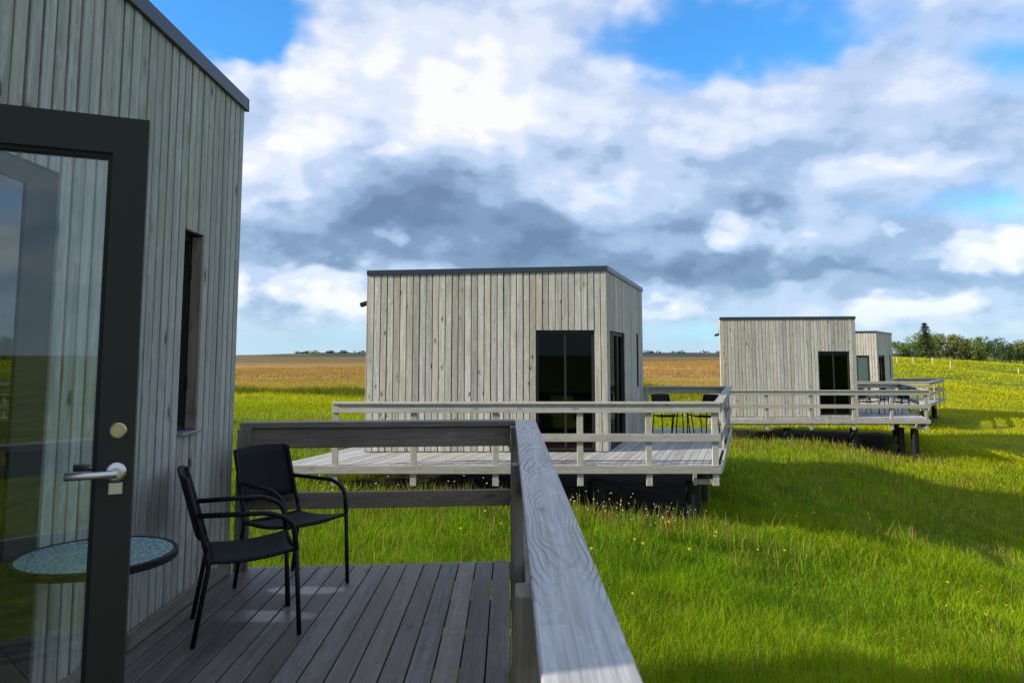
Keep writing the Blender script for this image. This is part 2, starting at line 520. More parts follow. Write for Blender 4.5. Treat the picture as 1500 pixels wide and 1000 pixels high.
M_GLASS = glass('door_glass', (0.88, 0.93, 0.91), 1.05)
M_WGLASS = glass('window_glass', (0.55, 0.60, 0.60), 0.22)
M_SGLASS = glass('side_light_glass', (0.5, 0.56, 0.58), 1.6)


def sling_mat():
    m, N, L = new_mat('black_sling_weave')
    o = N.new('ShaderNodeOutputMaterial'); p = N.new('ShaderNodeBsdfPrincipled')
    tc = N.new('ShaderNodeTexCoord'); ck = N.new('ShaderNodeTexChecker'); ck.inputs['Scale'].default_value = 130
    ck.inputs['Color1'].default_value = (0.004, 0.005, 0.007, 1); ck.inputs['Color2'].default_value = (0.014, 0.016, 0.021, 1)
    L.new(tc.outputs['Object'], ck.inputs['Vector']); L.new(ck.outputs[0], p.inputs['Base Color'])
    p.inputs['Roughness'].default_value = 0.7; p.inputs['Specular IOR Level'].default_value = 0.2
    L.new(p.outputs[0], o.inputs[0])
    return m


M_SLING = sling_mat()


def table_glass_mat():
    m, N, L = new_mat('frosted_blue_glass')
    o = N.new('ShaderNodeOutputMaterial'); p = N.new('ShaderNodeBsdfPrincipled')
    tc = N.new('ShaderNodeTexCoord'); vo = N.new('ShaderNodeTexVoronoi'); vo.feature = 'DISTANCE_TO_EDGE'
    vo.inputs['Scale'].default_value = 38
    ns = N.new('ShaderNodeTexNoise'); ns.inputs['Scale'].default_value = 14; ns.inputs['Detail'].default_value = 6
    L.new(tc.outputs['Object'], vo.inputs['Vector']); L.new(tc.outputs['Object'], ns.inputs['Vector'])
    mr = N.new('ShaderNodeMapRange'); mr.inputs['From Max'].default_value = 0.22; L.new(vo.outputs['Distance'], mr.inputs['Value'])
    mx = N.new('ShaderNodeMix'); mx.data_type = 'RGBA'; L.new(mr.outputs[0], mx.inputs[0])
    mx.inputs[6].default_value = (0.30, 0.44, 0.45, 1); mx.inputs[7].default_value = (0.10, 0.22, 0.25, 1)
    L.new(mx.outputs[2], p.inputs['Base Color'])
    p.inputs['Roughness'].default_value = 0.16; p.inputs['Specular IOR Level'].default_value = 0.6
    b = N.new('ShaderNodeBump'); b.inputs['Strength'].default_value = 0.5; b.inputs['Distance'].default_value = 0.003
    L.new(mr.outputs[0], b.inputs['Height']); L.new(b.outputs[0], p.inputs['Normal'])
    L.new(p.outputs[0], o.inputs[0])
    return m


M_TGLASS = table_glass_mat()

# ------------------------------------------------------------------ terrain
CTRL = np.array([(x, y, e + 1.5) for x, y, e in [
    (-8, -8, -2.4), (4, -8, -2.9), (-8, 0, -2.4), (-4, 4, -2.4), (-4, 8, -2.25), (-1.5, 7, -2.4), (-4.2, 12, -2.0), (-8, 12, -1.95), (-8, 20, -1.88), (-3, 20, -1.95),
    (-14, 30, -1.85), (0, 30, -1.95), (-25, 60, -1.8), (0, 60, -1.85), (18, 80, -1.75), (8, 40, -2.0),
    (0.5, 3, -2.5), (2, 6, -2.68), (1, 9, -2.55), (-1, 11.5, -2.25), (0.8, 12.4, -2.55), (3, 11.9, -2.78), (4.6, 13, -2.95), (4.5, 4, -3.0), (4.8, 7, -3.05), (4.5, 9.5, -3.0), (7.2, 11, -3.55),
    (9.5, 14.3, -4.15), (9, 9, -4.1), (6.5, 15, -3.45), (4.5, 18, -2.75), (3, 21, -2.4), (8, 22, -2.95), (9, 25, -2.85), (13.7, 24.3, -3.5),
    (17, 21, -4.3), (14, 17, -4.6), (19, 30, -3.6), (14.5, 29, -2.9), (21, 35, -3.4), (18, 38, -2.7), (22, 28, -3.9), (26, 36, -3.25), (40, 55, -2.7), (52, 75, -2.1),
    (44, 80, -0.9), (49, 95, -0.1), (54, 95, -0.2), (57.5, 95, -0.85), (61.6, 95, -1.35), (66, 95, -1.5), (80, 95, -1.6), (90, 120, -1.4), (54, 120, -0.5), (30, 100, -1.2), (30, 60, -1.9)]], float)


def vnoise(x, y, seed):
    """smooth value noise, numpy"""
    def h(i, j):
        v = np.sin(i * 127.1 + j * 311.7 + seed * 74.7) * 43758.5453
        return v - np.floor(v)
    i, j = np.floor(x), np.floor(y); fx, fy = x - i, y - j
    fx = fx * fx * (3 - 2 * fx); fy = fy * fy * (3 - 2 * fy)
    return (h(i, j) * (1 - fx) + h(i + 1, j) * fx) * (1 - fy) + (h(i, j + 1) * (1 - fx) + h(i + 1, j + 1) * fx) * fy


def fbm(x, y, seed, o=4):
    s, a = 0, .5
    for k in range(o):
        s = s + a * vnoise(x * 2 ** k, y * 2 ** k, seed + k); a *= .5
    return s / (1 - .5 ** o)


def ground_z(x, y):
    x = np.asarray(x, float); y = np.asarray(y, float)
    r = np.hypot(x, y)
    num = np.zeros_like(x); den = np.zeros_like(x)
    eps = (0.05 * r + 0.9) ** 2
    for cx, cy, cz in CTRL:
        w = 1 / ((x - cx) ** 2 + (y - cy) ** 2 + eps) ** 2
        num += w * cz; den += w
    z = num / den
    t = np.clip((r - 110) / 120, 0, 1); t = t * t * (3 - 2 * t)
    z = z * (1 - t) + (-0.35) * t
    amp = 0.09 * np.clip(r / 8, .4, 1.6)
    return z + amp * (fbm(x * .35, y * .35, 3) - .5) * 2


def heath_mask(x, y):
    d = y + 16 * (fbm(x * .06, y * .06, 21) - .5) - 0.12 * x
    t = np.clip((d - 40) / 26, 0, 1)
    s = np.clip((0.47 * y + 3 - x) / 6, 0, 1)
    return t * s


def build_ground():
    nr, na = 190, 300
    rs = np.concatenate([[0.0], 0.6 * (9000 / 0.6) ** (np.arange(nr) / (nr - 1))])
    an = np.arange(na) / na * 2 * np.pi
    X = (rs[1:, None] * np.sin(an)[None]).ravel(); Y = (rs[1:, None] * np.cos(an)[None]).ravel()
    X = np.concatenate([[0], X]); Y = np.concatenate([[0], Y])
    Z = ground_z(X, Y)
    fs = [(0, 1 + (k + 1) % na, 1 + k) for k in range(na)]
    for i in range(nr - 1):
        a, b = 1 + i * na, 1 + (i + 1) * na
        for k in range(na):
            k2 = (k + 1) % na
            fs.append((a + k, a + k2, b + k2, b + k))
    me = bpy.data.meshes.new('ground')
    me.from_pydata(list(zip(X.tolist(), Y.tolist(), Z.tolist())), [], fs)
    me.polygons.foreach_set('use_smooth', [True] * len(me.polygons))
    me.update()
    at = me.attributes.new('heath', 'FLOAT', 'POINT')
    at.data.foreach_set('value', heath_mask(X, Y).astype(np.float32))
    at = me.attributes.new('bare_shade', 'FLOAT', 'POINT')
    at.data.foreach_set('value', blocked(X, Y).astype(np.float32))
    m, N, L = new_mat('meadow_ground')
    o = N.new('ShaderNodeOutputMaterial'); p = N.new('ShaderNodeBsdfPrincipled'); p.inputs['Roughness'].default_value = 0.95
    p.inputs['Specular IOR Level'].default_value = 0.1
    geo = N.new('ShaderNodeNewGeometry')
    def ns(scale, det=8, mulv=(1, 1, 1)):
        mp = N.new('ShaderNodeMapping'); mp.inputs['Scale'].default_value = mulv
        L.new(geo.outputs['Position'], mp.inputs['Vector'])
        n = N.new('ShaderNodeTexNoise'); n.inputs['Scale'].default_value = scale; n.inputs['Detail'].default_value = det
        L.new(mp.outputs[0], n.inputs['Vector']); return n.outputs['Fac']
    def mix(f, a, b):
        n = N.new('ShaderNodeMix'); n.data_type = 'RGBA'
        for s, v in ((n.inputs[0], f), (n.inputs[6], a), (n.inputs[7], b)):
            if isinstance(v, bpy.types.NodeSocket): L.new(v, s)
            else: s.default_value = v
        return n.outputs[2]
    def mr(v, a, b):
        n = N.new('ShaderNodeMapRange'); n.interpolation_type = 'SMOOTHSTEP'; L.new(v, n.inputs['Value'])
        n.inputs['From Min'].default_value = a; n.inputs['From Max'].default_value = b; return n.outputs[0]
    g = mix(mr(ns(0.35), .35, .65), (0.055, 0.095, 0.004, 1), (0.170, 0.205, 0.006, 1))
    g = mix(mr(ns(3.0), .35, .75), g, (0.17, 0.205, 0.008, 1))
    hcol = mix(mr(ns(0.022, 6, (.5, 2.2, 1)), .42, .60), (0.40, 0.20, 0.07, 1), (0.28, 0.195, 0.058, 1))
    hcol = mix(mr(ns(0.05, 8, (.35, 2.0, 1)), .50, .70), hcol, (0.48, 0.28, 0.12, 1))
    hcol = mix(mr(ns(0.6, 6), .45, .75), hcol, (0.24, 0.17, 0.045, 1))
    sp = N.new('ShaderNodeSeparateXYZ'); L.new(geo.outputs['Position'], sp.inputs[0])
    hcol = mix(mr(sp.outputs[1], 100, 230), hcol, (0.150, 0.110, 0.042, 1))
    a = N.new('ShaderNodeAttribute'); a.attribute_name = 'heath'
    c = mix(a.outputs['Fac'], g, hcol)
    ab = N.new('ShaderNodeAttribute'); ab.attribute_name = 'bare_shade'
    c = mix(ab.outputs['Fac'], c, (0.022, 0.018, 0.012, 1))  # bare soil under the decks, their deep shade painted into its colour
    L.new(c, p.inputs['Base Color'])
    bp = N.new('ShaderNodeBump'); bp.inputs['Strength'].default_value = 0.9; bp.inputs['Distance'].default_value = 0.15
    L.new(ns(2.2, 8), bp.inputs['Height']); L.new(bp.outputs[0], p.inputs['Normal'])
    L.new(p.outputs[0], o.inputs[0])
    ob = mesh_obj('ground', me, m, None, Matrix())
    ob['kind'] = 'structure'


def build_hills():
    """low far ridge on the horizon"""
    prof = [(-60, 3), (-45, 4), (-30, 2.5), (-21, 2.5), (-18, 4), (-15.5, 7.5), (-13, 9.5), (-11, 8.5), (-6, 8), (0, 7.5), (6, 8.5), (11, 9), (16, 8), (20, 7), (28, 7), (40, 5), (60, 3)]
    na = 240
    vs, fs = [], []
    for i in range(na + 1):
        a = -60 + 120 * i / na
        h = float(np.interp(a, [p[0] for p in prof], [p[1] for p in prof])) + 0.9 * (fbm(np.array([a * .9]), np.array([0.]), 5)[0] - .5)
        for d, k in ((1050, 0), (1100, .5), (1150, .8), (1250, 1), (1500, .9), (1700, 0)):
            vs.append((d * math.sin(R(a)), d * math.cos(R(a)), -1.2 + (h * .72 + 1.2) * k))
    for i in range(na):
        for k in range(5):
            a = i * 6 + k
            fs.append((a, a + 6, a + 7, a + 1))
    me = mesh_from(vs, fs, smooth=True)
    m, N, L = new_mat('far_moor')
    o = N.new('ShaderNodeOutputMaterial'); p = N.new('ShaderNodeBsdfPrincipled'); p.inputs['Roughness'].default_value = 1.0
    tc = N.new('ShaderNodeTexCoord'); n = N.new('ShaderNodeTexNoise'); n.inputs['Scale'].default_value = 0.006; n.inputs['Detail'].default_value = 6
    L.new(tc.outputs['Object'], n.inputs['Vector'])
    r = N.new('ShaderNodeValToRGB'); e = r.color_ramp.elements
    e[0].position = .40; e[0].color = (0.012, 0.019, 0.014, 1); e[1].position = .64; e[1].color = (0.11, 0.15, 0.03, 1)
    x = e.new(.52); x.color = (0.018, 0.027, 0.014, 1)
    L.new(n.outputs['Fac'], r.inputs[0]); L.new(r.outputs[0], p.inputs['Base Color']); L.new(p.outputs[0], o.inputs[0])
    ob = mesh_obj('hills', me, m, None, Matrix())
    ob['kind'] = 'structure'


build_hills()

# ------------------------------------------------------------------ cabins
PITCHB = 0.119        # cladding board spacing


def rot2(v, deg):
    c, s = math.cos(R(deg)), math.sin(R(deg))
    return Vector((v[0] * c - v[1] * s, v[0] * s + v[1] * c, 0))


def wall(cabin, name, P0, P1, z0, h0, h1, openings, mat, seed, boards=True, pitch=None, ins=0.0):
    """clad wall from P0 to P1, outside on the right-hand side of P0->P1. openings: (s0, s1, b, t) snapped to boards"""
    P0, P1 = Vector((P0[0], P0[1], 0)), Vector((P1[0], P1[1], 0))
    L_ = (P1 - P0).length
    u = (P1 - P0).normalized(); n = Vector((u.y, -u.x, 0))
    nb = int(round(L_ / (pitch or PITCHB))); pw = L_ / nb
    ops = sorted([(round(a / pw) * pw, round(b / pw) * pw, c, d) for a, b, c, d in openings])
    rr = random.Random(seed)
    H = lambda s: h0 + (h1 - h0) * s / L_
    vs, fs = [], []

    def panel(s0, s1, a, b0, b1):
        base = len(vs)
        for s, b in ((s0, b0), (s1, b1)):
            for d in (-0.03, -0.17):
                q = P0 + u * s + n * d
                vs.append((q.x, q.y, z0 + a)); vs.append((q.x, q.y, z0 + b))
        i = base
        fs.extend([(i, i + 4, i + 5, i + 1), (i + 2, i + 3, i + 7, i + 6), (i, i + 1, i + 3, i + 2), (i + 4, i + 6, i + 7, i + 5), (i + 1, i + 5, i + 7, i + 3), (i, i + 2, i + 6, i + 4)])
    s = ins
    for a, b, c, d in ops:
        panel(s, a, 0, H(s) - .03, H(a) - .03)
        if c > 0.02: panel(a, b, 0, c, c)
        panel(a, b, d, H(a) - .03, H(b) - .03)
        s = b
    panel(s, L_ - ins, 0, H(s) - .03, H(L_) - .03)
    lin = mesh_obj(name, mesh_from(vs, fs), M_LINE, cabin, Matrix())
    if boards:
        for i in range(nb):
            s = (i + .5) * pw
            segs = [(0.012, H(s) - 0.075)]
            for a, b, c, d in ops:
                if a - 1e-3 < s < b + 1e-3:
                    segs = [(d + .002, H(s) - 0.075)]
                    if c > 0.05: segs.append((0.012, c - .002))
            for z_a, z_b in segs:
                q = P0 + u * s + n * (-0.013 + rr.uniform(-.003, .003))
                w_ = pw - 0.0125 - rr.uniform(0, .006)
                t_ = rr.uniform(-.0025, .0025)
                timber('board', lin, (q.x + u.x * t_, q.y + u.y * t_, z0 + z_a), (q.x - u.x * t_, q.y - u.y * t_, z0 + z_b),
                       round(w_, 3), 0.022, u, mat, 0.003)
    return lin, u, n, ops


def bars_mesh(rects, depth, u, n, P0, z0, off):
    """joined rectangular bars in a wall plane. rects (s0,s1,a,b); outer face at offset off along n"""
    vs, fs = [], []
    for s0, s1, a, b in rects:
        i = len(vs)
        for s in (s0, s1):
            for d in (off, off - depth):
                q = P0 + u * s + n * d
                vs.append((q.x, q.y, z0 + a)); vs.append((q.x, q.y, z0 + b))
        fs.extend([(i, i + 4, i + 5, i + 1), (i + 2, i + 3, i + 7, i + 6), (i, i + 1, i + 3, i + 2), (i + 4, i + 6, i + 7, i + 5), (i + 1, i + 5, i + 7, i + 3), (i, i + 2, i + 6, i + 4)])
    return mesh_from(vs, fs)


def glazing(cabin, name, P0, u, n, z0, op, off, bar, mullions, pmat=None, sill=False, top_bar=None):
    s0, s1, a, b = op
    g = .004
    s0, s1, a, b = s0 + g, s1 - g, a + g, b - g
    tb = top_bar or bar
    rects = [(s0, s0 + bar, a, b), (s1 - bar, s1, a, b), (s0 + bar, s1 - bar, b - tb, b), (s0 + bar, s1 - bar, a, a + bar)]
    edges = [s0 + bar]
    for f in mullions:
        x = s0 + (s1 - s0) * f
        rects.append((x - bar * .4, x + bar * .4, a + bar, b - tb)); edges += [x - bar * .4, x + bar * .4]
    edges.append(s1 - bar)
    P0 = Vector((P0[0], P0[1], 0))
    fr = mesh_obj(name, bars_mesh(rects, .06, u, n, P0, z0, off), M_FRAME, cabin, Matrix())
    for k in range(0, len(edges), 2):
        mesh_obj('pane', bars_mesh([(edges[k] - .005, edges[k + 1] + .005, a + bar - .005, b - tb + .005)], .006, u, n, P0, z0, off - .03), pmat or M_WGLASS, fr, Matrix())
    if sill:
        c = P0 + u * ((s0 + s1) / 2)
        timber('sill', fr, c + u * (-(s1 - s0) / 2) + n * (-.04) + Vector((0, 0, z0 + a - .012)), c + u * ((s1 - s0) / 2) + n * (-.04) + Vector((0, 0, z0 + a - .012)), .012, .13, (0, 0, 1), M_SILL, .002)
    return fr


def cabin(label, B, ang, z0, La, Ls, h_a, h_b, fac_ops, side_ops, fac_dir=None, mat=None, seed=1, name='timber_cabin', group=None, boards=True, lamp=True, pitch=None):
    """B = corner between facade and side wall; the side wall runs along ang (deg right of +Y)"""
    s = Vector((math.sin(R(ang)), math.cos(R(ang)), 0))
    f = fac_dir or rot2((-1, 0), -(ang - 18))
    f = Vector((f[0], f[1], 0)).normalized()
    B = Vector((B[0], B[1], 0)); A = B + f * La; C = B + s * Ls; D_ = A + s * Ls
    t = thing(name, label, 'cabin', (((A + C) / 2).x, ((A + C) / 2).y, z0), group)
    mat = mat or M_CLAD
    # facade runs A -> B with outside on its right-hand side
    fw, fu, fn, fo = wall(t, 'facade', A, B, z0, h_a, h_b, fac_ops, mat, seed, boards, pitch)
    sw, su, sn, so = wall(t, 'side_wall', B, C, z0, h_b, h_b, side_ops, mat, seed + 1, boards, pitch)
    bw, *_ = wall(t, 'rear_wall', C, D_, z0, h_b, h_a, [], mat, seed + 2, False, ins=.18)
    lw, *_ = wall(t, 'left_wall', D_, A, z0, h_a, h_a, [], mat, seed + 3, False, ins=.18)
    # corner boards
    for q, nm in ((A, -1),):
        p = q + fu * (-.010) + fn * (-.058)
        timber('corner_board', t, (p.x, p.y, z0 + .012), (p.x, p.y, z0 + h_a - .075), .022, .10, fu, mat)
    # floor and roof
    prism('floor', t, [tuple(q)[:2] for q in (A + fu * .18 + s * .2, B - fu * .18 + s * .2, C - fu * .18 - s * .2, D_ + fu * .18 - s * .2)], z0 - .10, z0 + .012, M_INT)
    c4 = [A, B, C, D_]
    vs = [(q.x, q.y, z0 + h) for q, h in zip(c4, (h_a - .03, h_b - .03, h_b - .03, h_a - .03))] + [(q.x, q.y, z0 + h) for q, h in zip(c4, (h_a + .008, h_b + .008, h_b + .008, h_a + .008))]
    roof = mesh_obj('roof', mesh_from(vs, [(0, 1, 2, 3), (4, 5, 6, 7), (0, 1, 5, 4), (1, 2, 6, 5), (2, 3, 7, 6), (3, 0, 4, 7)]), M_TRIM, t, Matrix())
    hs = [h_a, h_b, h_b, h_a]
    for i in range(4):
        p, q = c4[i], c4[(i + 1) % 4]
        d = (q - p).normalized(); nn = Vector((d.y, -d.x, 0))
        p2 = p + nn * .012 - d * .026; q2 = q + nn * .012 + d * .0
        timber('flashing', roof, (p2.x, p2.y, z0 + hs[i] - .035), (q2.x, q2.y, z0 + hs[(i + 1) % 4] - .035), .024, .095, nn, M_TRIM, .003)
    if lamp:
        q = A + s * .16 - fu * .015
        o_ = Vector((fu.x, fu.y, 0)) * -1
        p = q + o_ * .02 + Vector((0, 0, z0 + h_a - .52))
        lm = timber('wall_lamp', t, p + Vector((0, 0, -.10)), p + Vector((0, 0, .10)), .06, .09, o_, M_BLACK, .006)
        timber('lamp_head', lm, p + o_ * .02 + Vector((0, 0, -.05)), p + o_ * .18 + Vector((0, 0, -.10)), .10, .075, s, M_BLACK, .01)
    return t, dict(A=A, B=B, C=C, D=D_, s=s, f=f, fu=fu, fn=fn, fo=fo, su=su, sn=sn, so=so)


# --- near cabin (its side wall fills the left of the view)
WX = -1.95
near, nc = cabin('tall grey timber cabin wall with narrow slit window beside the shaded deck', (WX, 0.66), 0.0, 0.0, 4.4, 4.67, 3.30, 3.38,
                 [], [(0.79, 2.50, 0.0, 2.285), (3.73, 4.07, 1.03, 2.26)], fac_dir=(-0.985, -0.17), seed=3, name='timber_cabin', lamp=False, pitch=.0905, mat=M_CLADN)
nB, nsu, nsn = nc['B'], nc['su'], nc['sn']
ent, slit = nc['so']
# entrance opening: dark frame with fixed side light, the leaf stands open
def seg_bars(rects, depth, off): return bars_mesh(rects, depth, nsu, nsn, nB, 0.0, off)
s0, s1, _, top = ent
fr = mesh_obj('entrance_frame', seg_bars([(s0 + .004, s0 + .07, .013, top - .004), (s1 - .205, s1 - .004, .013, top - .004), (s0 + .07, s1 - .205, top - .085, top - .004),
                                          (s0 + 1.14, s0 + 1.20, .013, top - .085)], .09, -.012), M_FRAME, near, Matrix())
mesh_obj('pane', seg_bars([(s0 + 1.20, s1 - .205, .06, top - .085)], .008, -.020), M_SGLASS, fr, Matrix())
mesh_obj('threshold', seg_bars([(s0 + .07, s1 - .205, .013, .05)], .12, -.02), M_FRAME, fr, Matrix())
# slit window
w = glazing(near, 'slit_window', nB, nsu, nsn, 0.0, slit, -.075, .035, [], sill=False, pmat=M_SGLASS)
zs = slit[2]
q0 = nB + nsu * (slit[0] + .002); q1 = nB + nsu * (slit[1] - .002)
timber('sill', w, q0 + nsn * (-.028) + Vector((0, 0, zs + .004)), q1 + nsn * (-.028) + Vector((0, 0, zs + .004)), .014, .118, (0, 0, 1), M_SILL, .002)
timber('reveal_board', w, q1 - nsu * .012 + nsn * (-.036) + Vector((0, 0, zs + .015)), q1 - nsu * .012 + nsn * (-.036) + Vector((0, 0, slit[3] - .01)), .018, .066, nsu, M_RAIL_DARK, .002)
for hz in (.25, .95):
    timber('hinge', w, q1 - nsu * .03 + nsn * (-.068) + Vector((0, 0, zs + hz)), q1 - nsu * .03 + nsn * (-.068) + Vector((0, 0, zs + hz + .09)), .016, .014, nsu, M_BLACK, .002)
# skirting strip along the wall foot
timber('skirting', near, (WX + .0145, 0.70, .05), (WX + .0145, 5.31, .05), .018, .09, (1, 0, 0), M_RAIL_DARK, .003)

# --- open glass door leaf (part of the near cabin)
def door_leaf():
    e = Vector((-0.945, 1.905, 0))                      # free edge
    d = Vector((math.cos(R(23)), math.sin(R(23)), 0))   # hinge -> free edge
    W = 1.075
    hge = e - d * W
    nn = Vector((d.y, -d.x, 0))                         # faces the camera
    z0, z1, st = .03, 2.108, .080
    def bars(rects, dep, off): return bars_mesh(rects, dep, d, nn, hge, 0.0, off)
    leaf = mesh_obj('entrance_door', bars([(0, st, z0, z1), (W - st, W, z0, z1), (st, W - st, z1 - .095, z1), (st, W - st, z0, z0 + .12)], .058, .029), M_FRAME, near, Matrix())
    bead = .011
    i0, i1, k0, k1 = st, W - st, z0 + .12, z1 - .095
    mesh_obj('glazing_bead', bars([(i0, i0 + bead, k0, k1), (i1 - bead, i1, k0, k1), (i0 + bead, i1 - bead, k1 - bead, k1), (i0 + bead, i1 - bead, k0, k0 + bead)], .040, .020), M_BLACK, leaf, Matrix())
    mesh_obj('pane', bars([(i0 + .004, i1 - .004, k0 + .004, k1 - .004)], .006, .006), M_GLASS, leaf, Matrix())
    sx = W - st * .46
    for side in (1, -1):
        o_ = nn * side
        c = hge + d * sx + o_ * .029 + Vector((0, 0, 1.215))
        m = T(c) @ frame(o_, d)
        hb = lathe('handle', leaf, [(.023, 0), (.023, .006), (.019, .010), (.0115, .011), (.0115, .045)], M_STEEL, m, 20)
        a = c + o_ * .046
        tube('lever', hb, round_path([a + d * .006, a - d * .105 + o_ * .002], .01), .0095, M_STEEL, seg=10)
        c2 = hge + d * sx + o_ * .029 + Vector((0, 0, 1.180))
        timber('key_plate', hb, c2 - Vector((0, 0, .020)) + o_ * .003, c2 + Vector((0, 0, .010)) + o_ * .003, .032, .005, d, M_STEEL, .002)
        c3 = hge + d * sx + o_ * .029 + Vector((0, 0, 1.315))
        lathe('lock', leaf, [(.020, 0), (.020, .005), (.016, .009), (.013, .009), (.012, .012), (.004, .012)], M_BRASS, T(c3) @ frame(o_, d), 20)
    for hz in (.3, 1.1, 1.85):
        tube('hinge', leaf, [hge + d * -.012 + Vector((0, 0, hz)), hge + d * -.012 + Vector((0, 0, hz + .1))], .01, M_STEEL)


door_leaf()

# --- the other three cabins
c2, k2 = cabin('grey board cabin with black sliding glass door showing red and yellow inside', (1.816, 13.61), 18.0, -0.24, 4.41, 4.72, 3.29, 3.38,
               [(3.07, 4.16, 0.02, 2.20)], [(0.25, 1.96, 0.03, 2.20), (3.70, 4.05, 1.03, 2.24)], seed=20)
glazing(c2, 'sliding_door', k2['A'], k2['fu'], k2['fn'], -0.24, k2['fo'][0], -.05, .045, [.5])
glazing(c2, 'entrance_door', k2['B'], k2['su'], k2['sn'], -0.24, k2['so'][0], -.05, .07, [.62])
glazing(c2, 'slit_window', k2['B'], k2['su'], k2['sn'], -0.24, k2['so'][1], -.06, .035, [], sill=True)
c3, k3 = cabin('pale weathered cabin standing behind the railing corner of the furnished deck', (12.02, 25.62), 20.0, -0.60, 4.68, 4.7, 3.41, 3.44,
               [(3.33, 4.44, 0.06, 2.24)], [(0.25, 1.96, 0.03, 2.20)], fac_dir=(-1, 0.0), seed=40)
glazing(c3, 'sliding_door', k3['A'], k3['fu'], k3['fn'], -0.60, k3['fo'][0], -.05, .045, [.5])
glazing(c3, 'entrance_door', k3['B'], k3['su'], k3['sn'], -0.60, k3['so'][0], -.05, .07, [.62])
c4, k4 = cabin('farthest cabin with a pale blind in its facade window, partly hidden', (17.9, 36.0), 36.0, -0.70, 4.4, 4.4, 3.36, 3.38,
               [(2.95, 4.05, 0.06, 2.20)], [(0.30, 2.0, 0.03, 2.20), (3.4, 3.75, 1.03, 2.24)], seed=60)
g4 = glazing(c4, 'sliding_door', k4['A'], k4['fu'], k4['fn'], -0.70, k4['fo'][0], -.05, .045, [.5], pmat=M_GLASS)
glazing(c4, 'entrance_door', k4['B'], k4['su'], k4['sn'], -0.70, k4['so'][0], -.05, .07, [.5])
glazing(c4, 'slit_window', k4['B'], k4['su'], k4['sn'], -0.70, k4['so'][1], -.06, .035, [])
o4 = k4['fo'][0]
mesh_obj('sky_reflection', bars_mesh([(o4[0] + .42, o4[1] - .06, .14, 2.1)], .01, k4['fu'], k4['fn'], k4['A'], -0.70, -.12), M_REFLECT, g4, Matrix())  # pale sheet added behind the glass as the sky's reflection

# things seen through the sliding door
a_ = k2['A'] + k2['fu'] * 3.45 + k2['s'] * .75
rug = prism('floor_cushion', None, [(a_.x - .7, a_.y - .35), (a_.x + .75, a_.y - .35), (a_.x + .95, a_.y + .75), (a_.x - .5, a_.y + .75)], -.226, -.09, M_RED, (1, 0), .03)
rug['label'] = 'flat red cushion on the floor inside the black sliding door'; rug['category'] = 'cushion'
ac = thing('armchair', 'yellow armchair inside the cabin behind the sliding door', 'armchair', (a_.x + .05, a_.y + 1.35, -.226))
def cbox(name, par, c, size, mat, bev=.02):
    return timber(name, par, (c[0], c[1], c[2] - size[2] / 2), (c[0], c[1], c[2] + size[2] / 2), size[0], size[1], (1, 0, 0), mat, bev)
bx_, by_, bz_ = a_.x + .05, a_.y + 1.35, -.226
cbox('seat', ac, (bx_, by_, bz_ + .32), (.5, .55, .20), M_YEL, .04)
cbox('backrest', ac, (bx_, by_ + .30, bz_ + .60), (.5, .12, .55), M_YEL, .04)
for sx in (-.20, .20):
    for sy in (-.2, .2):
        timber('leg', ac, (bx_ + sx, by_ + sy, bz_), (bx_ + sx, by_ + sy, bz_ + .225), .04, .04, (1, 0, 0), M_BLACK)


